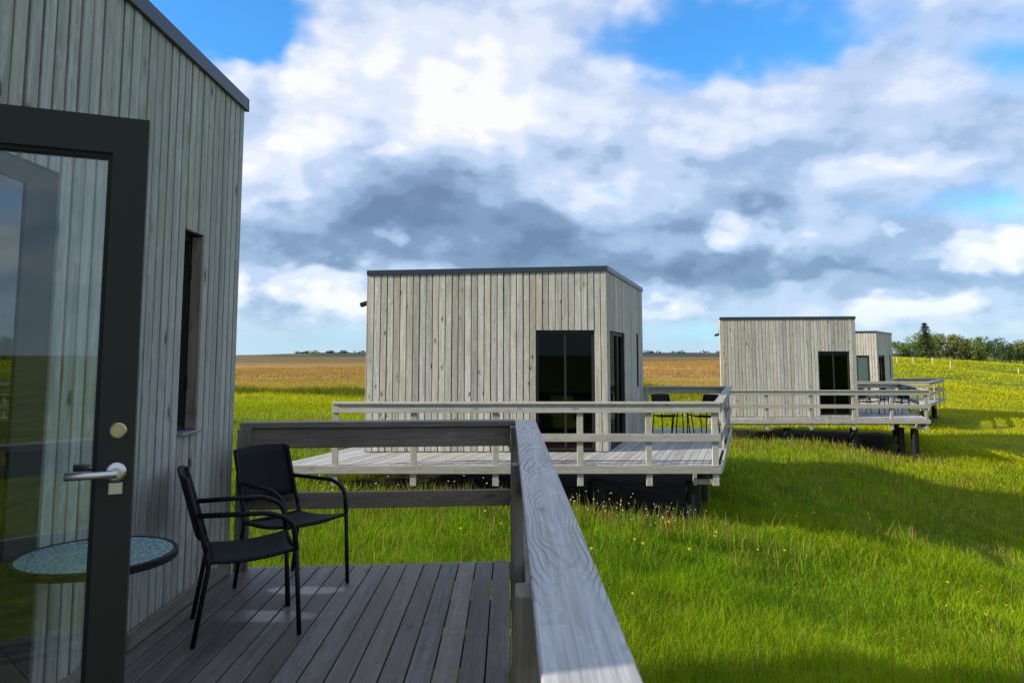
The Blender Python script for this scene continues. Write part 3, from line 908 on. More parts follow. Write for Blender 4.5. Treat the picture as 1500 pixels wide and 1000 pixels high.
# ------------------------------------------------------------------ decks
def deck(label, k, z, a_r, b_f, a_l, b_end, rail_front_from, rail_h, posts_a, piles, stub=.32, left_b=2.6, group=None, mat=None, rmat=None, seed=5, ddir=None, La=4.4):
    """deck in the cabin frame: a runs along the facade (positive right of B), b along the side wall"""
    mat = mat or M_DECKL; rmat = rmat or M_RAIL
    B, s, ax = k['B'], k['s'], -k['f']
    rr = random.Random(seed)
    def W(a, b, h=0.0):
        q = B + ax * a + s * b
        return Vector((q.x, q.y, z + h))
    t = thing('timber_deck', label, 'deck', W(0, b_f, -.2))
    cosk = abs(ax.x * s.y - ax.y * s.x)
    pw = 0.122 / cosk
    n = int(round((a_r - a_l) / pw)); pw = (a_r - a_l) / n
    g = .003 / cosk
    for i in range(n):
        a0, a1 = a_l + i * pw + g, a_l + (i + 1) * pw - g
        mid = (a0 + a1) / 2
        b1 = b_end if mid > 0.0 else (left_b if mid < -La - .01 else -0.012)
        dz = rr.uniform(-.002, .002)
        pl = [W(a0, b_f + .004), W(a1, b_f + .004), W(a1, b1), W(a0, b1)]
        prism('plank', t, [(p.x, p.y) for p in pl], z - .028 + dz, z + dz, mat, (s.x, s.y), .002)
    nf = Vector((ax.y, -ax.x, 0))            # outward of the front edge
    if nf.dot(s) > 0: nf = -nf
    nr = Vector((s.y, -s.x, 0))              # outward of the right edge
    if nr.dot(ax) < 0: nr = -nr
    up = Vector((0, 0, 1))
    # posts, behind the rails, running down past the fascia
    for a in posts_a:
        p = W(a, b_f) + nf * .024
        timber('post', t, p + up * (-stub), p + up * (rail_h - .038), .098, .046, ax, rmat)
    nside = 3
    for i in range(1, nside + 1):
        b = b_f + (b_end - b_f) * i / nside
        if i == nside: b = b_end - .05
        p = W(a_r, b) + nr * .024
        timber('post', t, p + up * (-stub), p + up * (rail_h - .038), .098, .046, s, rmat)
    # fascia, rails and handrail in front
    def run(p0, p1, nn, ext0=0.0, ext1=0.0, rail0=None):
        d = (p1 - p0).normalized()
        q0, q1 = p0 - d * ext0, p1 + d * ext1
        r0 = rail0 if rail0 is not None else q0
        timber('fascia', t, q0 + nn * .066 + up * -.063, q1 + nn * .066 + up * -.063, .125, .036, up, rmat)
        timber('rail_board', t, r0 + nn * .066 + up * .437, q1 + nn * .066 + up * .437, .125, .036, up, rmat)
        timber('rail_board', t, r0 + nn * .066 + up * (rail_h - .106), q1 + nn * .066 + up * (rail_h - .106), .130, .036, up, rmat)
        timber('handrail', t, r0 + nn * .045 + up * (rail_h - .018), q1 + nn * .045 + up * (rail_h - .018), .14, .036, nn, rmat)
    run(W(a_l, b_f), W(a_r, b_f), nf, 0, .048, W(rail_front_from, b_f))
    run(W(a_r, b_f), W(a_r, b_end), nr, .0, 0)
    # far cross rail from the cabin corner
    e0, e1 = W(.03, b_end - .02), W(a_r, b_end - .02)
    for h, w_ in ((.437, .125), (rail_h - .106, .130)):
        timber('rail_board', t, e0 + up * h, e1 + up * h, w_, .036, up, rmat)
    timber('handrail', t, e0 + up * (rail_h - .018), e1 + up * (rail_h - .018), .036, .14, up, rmat)
    timber('post', t, e0 + ax * .05 - s * .05 + up * -.2, e0 + ax * .05 - s * .05 + up * (rail_h - .04), .098, .046, ax, rmat)
    # joists, bearers and black pipe piles
    for b in np.arange(b_f + .25, b_end, .62):
        aL = a_l + .05 if b < left_b - .1 else -.02
        timber('joist', t, W(aL, b, -.105), W(a_r - .02, b, -.105), .15, .048, up, M_LINE, 0)  # near-black joists, the deep shade under the deck put into their colour
    for a, b in piles:
        p = W(a, b)
        gz = float(ground_z(np.array([p.x]), np.array([p.y]))[0])
        lathe('pile', t, [(.125, gz - .25), (.125, z - .30)], M_PILE, T((p.x, p.y, 0)), 20)
    timber('bearer', t, W(a_r - .40, b_f + .16, -.285), W(a_r - .02, b_f + .16, -.285), .085, .07, up, rmat)
    timber('hanger', t, W(a_r - .37, b_f + .09, -.33), W(a_r - .37, b_f + .09, -.03), .06, .05, ax, rmat)
    return t, W


S18 = 18.0
d2, W2 = deck('grey timber deck with railing around the cabin with the black sliding door', k2, -0.24, 2.035, -1.66, -5.02, 4.70, -4.12, 1.0,
              [-4.07, -2.82, -1.51, -.16, .94, 2.0], [(1.62, -1.42), (1.62, .6), (1.62, 3.6), (0.0, -1.2), (-1.6, -1.2), (-3.2, -1.2)], seed=5)
d3, W3 = deck('pale timber deck with railing beyond the furnished deck', k3, -0.60, 2.15, -1.12, -5.1, 4.7, -5.05, .97,
              [-4.6, -3.15, -1.7, -.3, .95, 2.1], [(1.72, -.92), (1.30, -.6), (-.28, -.8), (1.6, 2.5), (-2.5, -.8)], seed=6, La=4.68)
d4, W4 = deck('farthest railed deck by the partly hidden cabin', k4, -0.70, 2.3, -1.5, -5.0, 4.4, -5.0, 1.0,
              [-4.2, -2.9, -1.6, -.3, 1.0, 2.25], [(1.9, -1.2), (1.9, 3.8), (-.5, -1.2)], seed=7)


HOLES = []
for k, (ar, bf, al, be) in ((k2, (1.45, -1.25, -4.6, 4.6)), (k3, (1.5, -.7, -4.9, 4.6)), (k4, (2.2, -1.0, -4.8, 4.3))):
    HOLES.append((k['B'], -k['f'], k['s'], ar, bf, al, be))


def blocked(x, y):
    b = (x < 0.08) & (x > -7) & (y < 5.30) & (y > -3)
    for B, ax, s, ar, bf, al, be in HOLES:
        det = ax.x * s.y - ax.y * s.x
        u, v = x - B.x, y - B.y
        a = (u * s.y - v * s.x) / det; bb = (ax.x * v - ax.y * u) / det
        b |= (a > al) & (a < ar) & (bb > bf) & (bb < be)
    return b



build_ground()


def near_deck():
    t = thing('timber_deck', 'dark shaded plank deck under the two black chairs', 'deck', (-1.0, 2.4, -.03))
    up = Vector((0, 0, 1))
    x_l, x_r = WX - .024, 0.012
    n = 16
    pw = (x_r - x_l) / n
    ye = lambda x: 5.42 + (x + 1.86) * 0.085
    rr = random.Random(3)
    for i in range(n):
        a0, a1 = x_l + i * pw + .004, x_l + (i + 1) * pw - .004
        dz = rr.uniform(-.002, .002)
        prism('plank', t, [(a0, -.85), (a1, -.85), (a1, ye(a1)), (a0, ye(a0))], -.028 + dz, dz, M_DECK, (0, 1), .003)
    for y in np.arange(-.6, 5.4, .6):
        timber('joist', t, (x_l, y, -.105), (x_r, y, -.105), .15, .048, up, M_LINE, 0)  # near-black here too, shade below the planks included in the colour
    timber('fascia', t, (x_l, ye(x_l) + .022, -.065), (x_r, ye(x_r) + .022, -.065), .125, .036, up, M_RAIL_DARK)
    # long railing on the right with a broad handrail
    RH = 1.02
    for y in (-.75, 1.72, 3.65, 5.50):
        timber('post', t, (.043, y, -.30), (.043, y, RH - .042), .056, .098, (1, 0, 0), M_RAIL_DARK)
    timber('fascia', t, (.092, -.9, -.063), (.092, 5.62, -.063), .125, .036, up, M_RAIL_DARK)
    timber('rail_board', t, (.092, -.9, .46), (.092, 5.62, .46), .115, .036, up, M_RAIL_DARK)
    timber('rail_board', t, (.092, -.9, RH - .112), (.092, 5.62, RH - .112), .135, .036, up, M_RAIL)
    timber('handrail', t, (.125, -.9, RH - .02), (.125, 5.63, RH - .02), .152, .040, (1, 0, 0), M_HAND, .004)
    # cross railing at the far end
    y0, y1 = ye(WX) , ye(0.0)
    dv = Vector((-WX, y1 - y0, 0)).normalized()
    def X(x, h, dy=0): return Vector((x, ye(x) + dy, h))
    timber('post', t, X(WX + .066, -.2, -.045), X(WX + .066, RH - .042, -.045), .096, .046, dv, M_RAIL_DARK)
    timber('rail_board', t, X(WX + .02, .462), X(.012, .462), .115, .036, up, M_RAIL_DARK)
    timber('rail_board', t, X(WX + .02, RH - .115), X(.012, RH - .115), .140, .036, up, M_RAIL_DARK)
    timber('handrail', t, X(WX + .02, RH - .020, .03), X(.048, RH - .020, .03), .040, .145, up, M_RAIL_DARK)
    # cross railing behind the camera
    timber('rail_board', t, (WX, -.88, .46), (.05, -.88, .46), .115, .036, up, M_RAIL)
    timber('rail_board', t, (WX, -.88, RH - .112), (.05, -.88, RH - .112), .135, .036, up, M_RAIL)
    timber('handrail', t, (WX, -.88, RH - .02), (.048, -.88, RH - .02), .04, .145, up, M_HAND, .004)
    for x in (-1.9, -.95):
        timber('post', t, (x, -.835, -.3), (x, -.835, RH - .042), .098, .046, (1, 0, 0), M_RAIL)
    for x, y in ((-.15, -.4), (-.15, 2.4), (-.15, 5.0), (-1.6, 5.0)):
        gz = float(ground_z(np.array([x]), np.array([y]))[0])
        lathe('pile', t, [(.125, gz - .25), (.125, -.181)], M_PILE, T((x, y, 0)), 20)
    # screws on the handrail
    for y in (1.62, 1.78, 3.6, 3.72):
        lathe('screw', t, [(.0045, 0), (.0045, .0015), (.003, .002)], M_BRASS, T((.085 + random.uniform(0, .05), y, RH - .0005)), 10)


near_deck()


# ------------------------------------------------------------------ furniture
def armchair(label, x, y, z, ang, group):
    """black tube armchair; local +X is the way it faces"""
    t = thing('armchair', label, 'chair', (x, y, z), group)
    m0 = T((x, y, z)) @ Matrix.Rotation(R(ang), 4, 'Z')
    r = .0128
    hw = .235
    for sd in (1, -1):
        yy = hw * sd
        # rear leg rising into the back upright
        tube('rear_leg', t, round_path([(-.27, yy, 0), (-.205, yy * .97, .40), (-.22, yy * .95, .47)], .05), r, M_BLACK, m0)
        tube('back_upright', t, round_path([(-.22, yy * .95, .47), (-.245, yy * .93, .56), (-.335, yy * .90, .862)], .08), r, M_BLACK, m0)
        # arm curving down into the front leg
        arm = round_path([(-.275, yy * .93, .66), (.10, yy * 1.08, .655), (.215, yy * 1.08, .60), (.235, yy * 1.06, .45)], .09, 8)
        tube('armrest', t, arm, r * 1.1, M_BLACK, m0)
        tube('front_leg', t, [(.235, yy * 1.06, .455), (.262, yy * 1.05, .0)], r, M_BLACK, m0)
    # seat sling
    def sheet(name, fn, nu, nv, th):
        vs, fs = [], []
        for layer in (0, 1):
            for i in range(nu + 1):
                for j in range(nv + 1):
                    p = fn(i / nu, j / nv, layer * th); vs.append(p)
        o_ = (nu + 1) * (nv + 1)
        ix = lambda i, j, l: l * o_ + i * (nv + 1) + j
        for i in range(nu):
            for j in range(nv):
                fs.append((ix(i, j, 0), ix(i + 1, j, 0), ix(i + 1, j + 1, 0), ix(i, j + 1, 0)))
                fs.append((ix(i, j, 1), ix(i, j + 1, 1), ix(i + 1, j + 1, 1), ix(i + 1, j, 1)))
        for i in range(nu):
            for j in (0, nv):
                fs.append((ix(i, j, 0), ix(i + 1, j, 0), ix(i + 1, j, 1), ix(i, j, 1)))
        for j in range(nv):
            for i in (0, nu):
                fs.append((ix(i, j, 0), ix(i, j + 1, 0), ix(i, j + 1, 1), ix(i, j, 1)))
        return mesh_obj(name, mesh_from(vs, fs, smooth=True), M_SLING, t, m0)
    sheet('seat', lambda u, v, d: (-.225 + .47 * u, (-.225 + .45 * v) * (1 + .03 * u), .425 + .03 * u - .018 * math.sin(math.pi * v) - .020 * math.sin(math.pi * u) - d), 8, 8, .016)
    sheet('backrest', lambda u, v, d: (-.245 - .100 * u - .02 * math.sin(math.pi * v) - d, (-.222 + .444 * v) * (1 - .03 * u), .535 + .335 * u + .012 * math.sin(math.pi * v) * u), 6, 8, .016)
    for xx, zz in ((-.21, .415), (.236, .44)):
        tube('cross_bar', t, [(xx, -hw * .98, zz), (xx, hw * .98, zz)], .011, M_BLACK, m0)
    return t


armchair('black sling armchair turned sideways, next to the round glass table', -1.472, 4.30, 0, 23, 'armchairs on the near deck')
armchair('black sling armchair in the corner between cabin wall and cross railing', -1.425, 5.02, 0, -34, 'armchairs on the near deck')


def round_table(label, x, y, z, r, h, legs=False):
    t = thing('round_table', label, 'table', (x, y, z))
    rim = lathe('rim', t, [(r - .02, h - .034), (r, h - .030), (r, h - .004), (r - .004, h), (r - .014, h), (r - .018, h - .006)], M_BLACK, T((x, y, z)), 48)
    lathe('table_top', t, [(r - .017, h - .014), (r - .017, h - .003)], M_TGLASS, T((x, y, z)), 48)
    if legs:
        for k in range(4):
            a = math.pi / 4 + k * math.pi / 2
            tube('leg', t, [(x + math.cos(a) * r * .55, y + math.sin(a) * r * .55, z + h - .03), (x + math.cos(a) * r * .85, y + math.sin(a) * r * .85, z)], .013, M_BLACK)
    else:
        lathe('column', t, [(.028, .02), (.024, h - .034)], M_BLACK, T((x, y, z)), 16)
        lathe('foot', t, [(.17, 0), (.17, .012), (.04, .03)], M_BLACK, T((x, y, z)), 24)
    return t


round_table('round side table with frosted blue glass top behind the open glass door', -1.665, 3.09, 0, .30, .705)
p = W2(1.15, 2.3); round_table('round dark table between chairs on the deck of the sliding door cabin', p.x, p.y, p.z, .33, .71, True)
p = W2(.75, 3.0); armchair('dark armchair on the middle deck, back against the far cross railing', p.x, p.y, p.z, -75, 'armchairs on the middle deck')
p = W2(1.55, 2.9); armchair('dark armchair on the middle deck, close to its right-hand railing', p.x, p.y, p.z, -140, 'armchairs on the middle deck')
p = W3(1.15, 1.4); round_table('round dark table on the pale deck beyond', p.x, p.y, p.z, .33, .71, True)
p = W3(.55, 1.9); armchair('black armchair beside the cabin corner on the pale deck beyond', p.x, p.y, p.z, -60, 'armchairs on the pale deck')
p = W3(1.65, 1.6); armchair('black armchair near the end railing of the pale deck beyond', p.x, p.y, p.z, -150, 'armchairs on the pale deck')

# ------------------------------------------------------------------ grass
def leaf_mat():
    m, N, L = new_mat('grass_blades')
    o = N.new('ShaderNodeOutputMaterial'); d = N.new('ShaderNodeBsdfPrincipled'); t = N.new('ShaderNodeBsdfTranslucent')
    d.inputs['Roughness'].default_value = 0.7; d.inputs['Specular IOR Level'].default_value = 0.08
    a = N.new('ShaderNodeAttribute'); a.attribute_name = 'tint'
    L.new(a.outputs['Color'], d.inputs['Base Color']); L.new(a.outputs['Color'], t.inputs['Color'])
    mx = N.new('ShaderNodeMixShader'); mx.inputs[0].default_value = 0.45
    L.new(d.outputs[0], mx.inputs[1]); L.new(t.outputs[0], mx.inputs[2]); L.new(mx.outputs[0], o.inputs[0])
    return m


M_LEAF = leaf_mat()


def blades_mesh(name, X, Y, Z, H, Wd, lean, tint, segs=2):
    """one mesh of tapering, bending blades"""
    n = len(X)
    yaw = rng.uniform(0, 2 * np.pi, n); la = rng.uniform(0, 2 * np.pi, n)
    cx, sx = np.cos(yaw) * Wd * .5, np.sin(yaw) * Wd * .5
    lx, ly = np.cos(la) * lean * H, np.sin(la) * lean * H
    if segs == 2:
        V_ = np.empty((n, 5, 3), np.float32)
        V_[:, 0] = np.stack([X - cx, Y - sx, Z - .03], 1); V_[:, 1] = np.stack([X + cx, Y + sx, Z - .03], 1)
        V_[:, 2] = np.stack([X - cx * .8 + lx * .30, Y - sx * .8 + ly * .30, Z + H * .55], 1)
        V_[:, 3] = np.stack([X + cx * .8 + lx * .30, Y + sx * .8 + ly * .30, Z + H * .55], 1)
        V_[:, 4] = np.stack([X + lx, Y + ly, Z + H * (1 - .25 * lean)], 1)
        F_ = np.array([[0, 1, 3], [0, 3, 2], [2, 3, 4]]); nv, nf = 5, 3
    else:
        V_ = np.empty((n, 3, 3), np.float32)
        V_[:, 0] = np.stack([X - cx, Y - sx, Z - .03], 1); V_[:, 1] = np.stack([X + cx, Y + sx, Z - .03], 1)
        V_[:, 2] = np.stack([X + lx, Y + ly, Z + H], 1)
        F_ = np.array([[0, 1, 2]]); nv, nf = 3, 1
    idx = (np.arange(n)[:, None, None] * nv + F_[None]).reshape(-1).astype(np.int32)
    me = bpy.data.meshes.new(name)
    me.vertices.add(n * nv); me.vertices.foreach_set('co', V_.reshape(-1))
    me.loops.add(len(idx)); me.loops.foreach_set('vertex_index', idx)
    nt = n * nf
    me.polygons.add(nt)
    me.polygons.foreach_set('loop_start', np.arange(nt, dtype=np.int32) * 3)
    me.update(calc_edges=True)
    at = me.attributes.new('tint', 'FLOAT_COLOR', 'FACE')
    C_ = np.ones((n, nf, 4), np.float32); C_[:, :, :3] = tint[:, None, :]
    at.data.foreach_set('color', C_.reshape(-1))
    return me


def lerp(a, b, t): return a * (1 - t[:, None]) + b * t[:, None]


def scatter(r0, r1, dens, az0=-52, az1=46):
    area = .5 * R(az1 - az0) * (r1 * r1 - r0 * r0)
    n = int(area * dens)
    r = np.sqrt(rng.uniform(r0 * r0, r1 * r1, n)); a = np.radians(rng.uniform(az0, az1, n))
    x, y = r * np.sin(a), r * np.cos(a)
    k = ~blocked(x, y)
    x, y = x[k], y[k]
    # behind the near cabin nothing is seen
    k = ~((x < -2.0) & (y < 5.2 * np.abs(x) / 3.8))
    return x[k], y[k]


GREEN = np.array((0.185, 0.340, 0.006)); YELL = np.array((0.385, 0.455, 0.008)); DEEP = np.array((0.060, 0.150, 0.005))
STRAW = np.array((0.38, 0.31, 0.095)); RUST = np.array((0.28, 0.17, 0.05)); HEATHC = np.array((0.44, 0.235, 0.085)); HEATHB = np.array((0.29, 0.205, 0.06))


def grass_tint(x, y, n):
    p = np.clip((fbm(x * .30, y * .30, 41) - .36) / .30, 0, 1)
    q = np.clip((fbm(x * 1.4, y * 1.4, 51) - .35) / .35, 0, 1)
    c = lerp(np.tile(DEEP, (n, 1)), GREEN, np.clip(.30 + .7 * q + rng.normal(0, .22, n), 0, 1))
    c = lerp(c, YELL, np.clip(.55 * p - .08 + rng.normal(0, .25, n), 0, .95))
    # the far field on the right is drier
    far = np.clip((np.hypot(x, y) - 20) / 20, 0, 1)
    c = lerp(c, np.array((0.62, 0.55, 0.004)), far * np.clip(.62 + .5 * (fbm(x * .07, y * .2, 8) - .3) + rng.normal(0, .12, n), 0, .8))
    h = heath_mask(x, y)
    hc = lerp(np.tile(HEATHB, (n, 1)), HEATHC, np.clip(fbm(x * .05, y * .12, 61) * 1.6 - .3 + rng.normal(0, .2, n), 0, 1))
    c = lerp(c, hc, h * (rng.uniform(0, 1, n) < .92))
    s = rng.uniform(0, 1, n) < .022
    c[s] = STRAW * rng.uniform(.7, 1.1, s.sum())[:, None]
    return c * rng.uniform(.74, 1.22, n)[:, None]


def build_grass():
    for r0, r1, dens, hmin, hmax, wd, segs in ((2.2, 9.5, 1900, .09, .27, .0048, 2), (9.5, 17, 850, .09, .27, .0080, 2), (17, 32, 330, .07, .19, .014, 2),
                                               (32, 62, 90, .07, .17, .034, 1), (62, 130, 20, .07, .16, .09, 1)):
        x, y = scatter(r0, r1, dens)
        n = len(x)
        z = ground_z(x, y)
        tall = np.clip((fbm(x * .55, y * .55, 71) - .38) / .30, 0, 1)
        clump = np.clip((fbm(x * 2.2, y * 2.2, 76) - .35) / .3, 0, 1)
        H = rng.uniform(hmin, hmax, n) * (.55 + .40 * tall + .45 * clump)
        tint = grass_tint(x, y, n)
        # belt of tall dark rushes before the heath, on the left
        if r0 >= 32:
            belt = np.exp(-((y - 41 - 4 * (fbm(x * .1, y * 0, 9) - .5)) / 4.5) ** 2) * np.clip((14 - x) / 6, 0, 1) * (fbm(x * .12, y * .12, 91) > .42)
            H = H * (1 + 2.2 * belt)
            tint = lerp(tint, np.array((0.050, 0.085, 0.012)), np.clip(belt * 1.1, 0, .85))
        me = blades_mesh('grass', x, y, z, H, wd * rng.uniform(.7, 1.3, n), rng.uniform(.2, 1.0, n), tint, segs)
        o = mesh_obj('grass', me, M_LEAF, None, Matrix())
        o['kind'] = 'stuff'
        o['label'] = {2.2: 'short lush meadow grass around the nearest deck', 9.5: 'meadow grass around the deck with the sliding door cabin', 17: 'grass on the slope around the pale far cabins',
                      32: 'yellow green field grass before the heath', 62: 'dry brown heath grass towards the horizon'}[r0]
        o['category'] = 'grass'
    # taller seeding stems
    x, y = scatter(4.5, 26, 34)
    k = rng.uniform(0, 1, len(x)) < np.clip((fbm(x * .5, y * .5, 15) - .36) / .2, 0.05, 1)
    x, y = x[k], y[k]
    # a fringe along the shaded edge of the middle deck
    fx = np.concatenate([rng.uniform(-3.4, 3.6, 900), rng.uniform(6.5, 14, 500)]); fy = np.concatenate([rng.uniform(10.9, 12.0, 900), rng.uniform(23.2, 24.4, 500)])
    x, y = np.concatenate([x, fx]), np.concatenate([y, fy])
    n = len(x); z = ground_z(x, y)
    H = rng.uniform(.22, .44, n)
    tint = np.where((rng.uniform(0, 1, n) < .4)[:, None], STRAW[None] * .8, np.where((rng.uniform(0, 1, n) < .5)[:, None], RUST[None], GREEN[None] * 1.1)) * rng.uniform(.7, 1.15, n)[:, None]
    r = np.hypot(x, y)
    me = blades_mesh('seeding_grass', x, y, z, H, (.0035 + .0006 * r), rng.uniform(.1, .45, n), tint, 2)
    o = mesh_obj('seeding_grass', me, M_LEAF, None, Matrix())
    o['kind'] = 'stuff'; o['label'] = 'thin straw and rust coloured seeding stems in the meadow'; o['category'] = 'grass'
    # little flowers
    def flowers(x, y, hh, size, tint_c, label):
        n = len(x); z = ground_z(x, y) + hh
        vs = np.empty((n, 6, 3), np.float32)
        for j in range(6):
            a = j * np.pi / 3
            tl = rng.uniform(-.3, .3, n)
            vs[:, j] = np.stack([x + size * np.cos(a), y + size * np.sin(a) * .9, z + size * np.sin(a) * .55 + tl * size], 1)
        F_ = np.array([[0, 1, 2], [0, 2, 3], [0, 3, 4], [0, 4, 5]])
        me = bpy.data.meshes.new('flower')
        me.from_pydata(vs.reshape(-1, 3).tolist(), [], (np.arange(n)[:, None, None] * 6 + F_[None]).reshape(-1, 3).tolist())
        at = me.attributes.new('tint', 'FLOAT_COLOR', 'FACE')
        C_ = np.ones((n * 4, 4), np.float32); C_[:, :3] = tint_c
        at.data.foreach_set('color', C_.reshape(-1))
        o = mesh_obj('wildflowers', me, M_LEAF, None, Matrix()); o['kind'] = 'stuff'; o['label'] = label; o['category'] = 'flowers'
    x, y = scatter(4.5, 30, 1.2)
    k = fbm(x * .4, y * .4, 33) > .46
    flowers(x[k], y[k], rng.uniform(.22, .36, k.sum()), rng.uniform(.010, .020, k.sum()), (0.72, 0.60, 0.03), 'small yellow flowers scattered through the meadow grass')
    x = np.concatenate([rng.uniform(.6, 3.2, 80), rng.uniform(-3, .5, 25)]); y = rng.uniform(10.8, 12.0, 105)
    flowers(x, y, rng.uniform(.20, .44, 105), rng.uniform(.006, .013, 105), (0.66, 0.66, 0.50), 'small white flowers along the shaded edge of the middle deck')


build_grass()


# ------------------------------------------------------------------ trees on the crest, tree guards
def tree_leaf_mat(name, c0, c1):
    m, N, L = new_mat(name)
    o = N.new('ShaderNodeOutputMaterial'); d = N.new('ShaderNodeBsdfPrincipled'); t = N.new('ShaderNodeBsdfTranslucent')
    d.inputs['Roughness'].default_value = .6; d.inputs['Specular IOR Level'].default_value = .2
    oi = N.new('ShaderNodeObjectInfo'); geo = N.new('ShaderNodeNewGeometry')
    n = N.new('ShaderNodeTexNoise'); n.inputs['Scale'].default_value = 1.3; n.inputs['Detail'].default_value = 3
    L.new(geo.outputs['Position'], n.inputs['Vector'])
    ad = N.new('ShaderNodeMath'); ad.operation = 'MULTIPLY_ADD'; L.new(n.outputs['Fac'], ad.inputs[0]); ad.inputs[1].default_value = .9
    L.new(geo.outputs['Random Per Island'], ad.inputs[2])
    mr = N.new('ShaderNodeMapRange'); L.new(ad.outputs[0], mr.inputs['Value']); mr.inputs['From Min'].default_value = .25; mr.inputs['From Max'].default_value = 1.5
    mx = N.new('ShaderNodeMix'); mx.data_type = 'RGBA'; L.new(mr.outputs[0], mx.inputs[0])
    mx.inputs[6].default_value = c0 + (1,); mx.inputs[7].default_value = c1 + (1,)
    L.new(mx.outputs[2], d.inputs['Base Color']); L.new(mx.outputs[2], t.inputs['Color'])
    ms = N.new('ShaderNodeMixShader'); ms.inputs[0].default_value = .3
    L.new(d.outputs[0], ms.inputs[1]); L.new(t.outputs[0], ms.inputs[2]); L.new(ms.outputs[0], o.inputs[0])
    return m


M_T = [tree_leaf_mat('leaf_green', (0.050, 0.100, 0.016), (0.190, 0.260, 0.040)),
       tree_leaf_mat('leaf_olive', (0.070, 0.090, 0.016), (0.270, 0.270, 0.050)),
       tree_leaf_mat('leaf_dark', (0.026, 0.058, 0.020), (0.095, 0.145, 0.048))]
M_BARK = plain('bark', (0.09, 0.07, 0.05), .9)


def leaf_cloud(centres, radii, per, size, rr):
    vs, fs = [], []
    for (c, r_) in zip(centres, radii):
        for _ in range(per):
            d = rr.normal(0, 1, 3); d /= np.linalg.norm(d)
            p = np.array(c) + d * np.array(r_) * rr.uniform(.45, 1.08) ** .6
            a = rr.normal(0, 1, 3); a /= np.linalg.norm(a)
            b = np.cross(a, d + rr.normal(0, .5, 3)); b /= (np.linalg.norm(b) + 1e-6)
            s_ = size * rr.uniform(.6, 1.4)
            i = len(vs)
            vs += [p - a * s_, p + b * s_ * .5, p + a * s_, p - b * s_ * .5]
            fs.append((i, i + 1, i + 2, i + 3))
    me = bpy.data.meshes.new('crown')
    me.from_pydata([tuple(map(float, v)) for v in vs], [], fs)
    return me


def broad_crown(seed):
    rr = np.random.default_rng(seed)
    cs, rs = [], []
    for _ in range(16):
        a, q = rr.uniform(0, 2 * np.pi), rr.uniform(0, 1) ** .6
        z = rr.uniform(.22, .92)
        w = .52 * (1 - .55 * max(0, (z - .45) / .5))
        cs.append((math.cos(a) * q * w, math.sin(a) * q * w, z))
        r_ = rr.uniform(.13, .23)
        rs.append((r_, r_, r_ * .85))
    return leaf_cloud(cs, rs, 75, .035, rr)


def spruce_crown(seed):
    rr = np.random.default_rng(seed)
    vs, fs = [], []
    for tier in range(27):
        z = .05 + .93 * (tier + rr.uniform(-.3, .3)) / 27
        rad = .30 * (1 - z) ** .85 + .012
        nb = 11 - tier // 4
        for k in range(nb):
            a = 2 * np.pi * (k + rr.uniform(-.3, .3)) / nb
            L_ = rad * rr.uniform(.6, 1.15)
            for _ in range(9):
                t = rr.uniform(.15, 1)
                p = np.array((math.cos(a) * L_ * t, math.sin(a) * L_ * t, z - .10 * t * L_ / .3 + rr.uniform(-.022, .022)))
                out = np.array((math.cos(a + rr.uniform(-.8, .8)), math.sin(a + rr.uniform(-.8, .8)), rr.uniform(-.5, .1)))
                side = np.cross(out, (0, 0, 1)) + rr.normal(0, .3, 3)
                s_ = .028
                i = len(vs)
                vs += [p - out * s_, p + side * s_ * .45, p + out * s_, p - side * s_ * .45]
                fs.append((i, i + 1, i + 2, i + 3))
    me = bpy.data.meshes.new('crown')
    me.from_pydata([tuple(map(float, v)) for v in vs], [], fs)
    return me


def trunk_mesh(h, r, limbs, seed):
    rr = random.Random(seed)
    V_, F_ = tube_data([(0, 0, -.03), (.01, .005, h * .4), (-.01, .01, h * .75), (.0, 0, h)], r, 7, r * .25)
    for k in range(limbs):
        a = 2 * math.pi * k / limbs + rr.uniform(-.3, .3); z = h * rr.uniform(.25, .7)
        vs, fs = tube_data([(0, 0, z), (.12 * math.cos(a), .12 * math.sin(a), z + .12), (.26 * math.cos(a), .26 * math.sin(a), z + .2)], r * .4, 5, r * .1)
        o_ = len(V_); V_ = V_ + vs; F_ = F_ + [tuple(i + o_ for i in f) for f in fs]
    return mesh_from(V_, F_, smooth=True)


CROWNS = [broad_crown(s) for s in (1, 2, 3, 4, 5)]
SPRUCES = [spruce_crown(s) for s in (6, 7)]
TRUNK_B = trunk_mesh(.75, .022, 6, 1); TRUNK_S = trunk_mesh(.96, .018, 0, 2)
TRUNK_B.materials.append(M_BARK); TRUNK_S.materials.append(M_BARK)
CM = {}


def crown_with(me, mat):
    k = (me.name, mat.name)
    if k not in CM:
        c = me.copy(); c.materials.clear(); c.materials.append(mat); CM[k] = c
    return CM[k]


def tree(x, y, h, w, kind, leaf, var, label, group):
    z = float(ground_z(np.array([x]), np.array([y]))[0])
    t = thing('spruce_tree' if kind == 's' else 'broadleaf_tree', label, 'tree', (x, y, z), group)
    m = T((x, y, z)) @ Matrix.Rotation(random.uniform(0, 6.28), 4, 'Z') @ Matrix.Diagonal((w, w, h, 1))
    mesh_obj('crown', crown_with((SPRUCES if kind == 's' else CROWNS)[var], M_T[leaf]), None, t, m)
    mesh_obj('trunk', TRUNK_S if kind == 's' else TRUNK_B, None, t, m)


def on_ray(px, dist):
    a = (px - 745.0) / 1083.0
    return a * dist, dist


random.seed(19)
LBL = {0: 'bushy mid green tree in the row along the crest', 1: 'bushy olive green tree in the row along the crest', 2: 'dark green rounded tree in the row along the crest'}
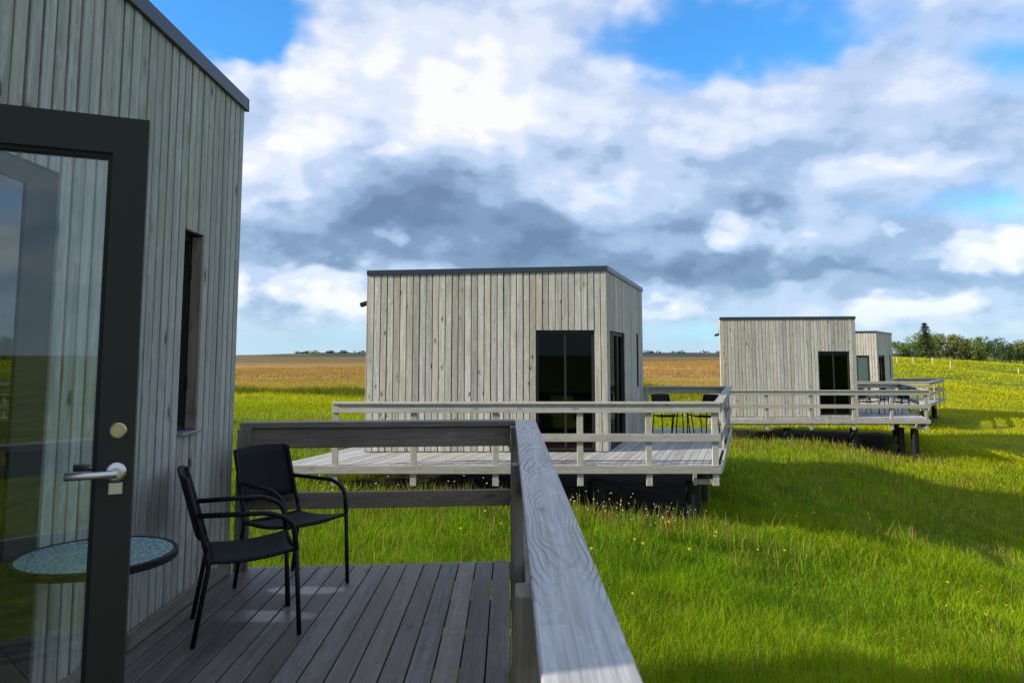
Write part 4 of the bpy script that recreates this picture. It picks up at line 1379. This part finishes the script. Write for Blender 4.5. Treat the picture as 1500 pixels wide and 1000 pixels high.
# the pointed spruce that stands above the row, and smaller ones
for px, dist, h, w, lab in ((1355, 95, 4.9, 7.5, 'tall pointed spruce rising above the tree row on the crest'), (1416, 104, 3.7, 6.0, 'slim spruce tip among the olive trees on the crest'),
                            (1322, 100, 2.3, 5.0, 'short spruce at the thin end of the tree row'), (1433, 106, 4.0, 6.0, 'narrow spruce behind the olive trees on the crest')):
    x, y = on_ray(px, dist); tree(x, y, h, w, 's', 2, random.randint(0, 1), lab, None)
px = 1306
while px < 1660:
    dist = random.uniform(97, 104)
    x, y = on_ray(px, dist)
    big = 2.3 if px < 1345 else random.uniform(2.9, 4.1)
    lf = random.choice([0, 1, 1, 0, 2]) if px > 1345 else 0
    tree(x, y, big, big * random.uniform(.75, 1.05), 'b', lf, random.randint(0, 4), LBL[lf], ['mid green trees on the crest', 'olive trees on the crest', 'dark trees on the crest'][lf])
    px += random.uniform(7, 14)
for px, dist in ((1312, 84), (1336, 82), (1364, 80), (1390, 74), (1489, 74)):
    x, y = on_ray(px, dist)
    z = float(ground_z(np.array([x]), np.array([y]))[0])
    g = lathe('tree_guard', None, [(.045, -.1), (.042, .75), (.036, .75), (.036, .5)], M_GUARD, T((x, y, z)), 12)
    g['label'] = 'white plastic tree guard tube standing in the field before the trees'; g['category'] = 'tree guard'; g['group'] = 'tree guards in the far field'

# far clump of trees on the horizon ridge
rr_ = np.random.default_rng(77)
cs, rs = [], []
for a in list(rr_.normal(-15.0, .5, 10)) + list(rr_.uniform(-14, -10, 14)) + list(rr_.uniform(9, 18, 22)):
    d = 1150
    hh = float(np.interp(a, [-18, -15.5, -13, -11, 0, 11, 16, 20], [4, 7.5, 9.5, 8.5, 7.5, 9, 8, 7])) * .66
    cs.append((d * math.sin(R(a)), d * math.cos(R(a)), hh)); q = rr_.uniform(2, 4.5); rs.append((q * 1.3, q, q * .9))
fw = mesh_obj('far_wood', leaf_cloud(cs, rs, 40, 1.3, rr_), M_T[2], None, Matrix())
fw['kind'] = 'stuff'; fw['label'] = 'dark far-off clumps of trees on the horizon ridge'; fw['category'] = 'wood'
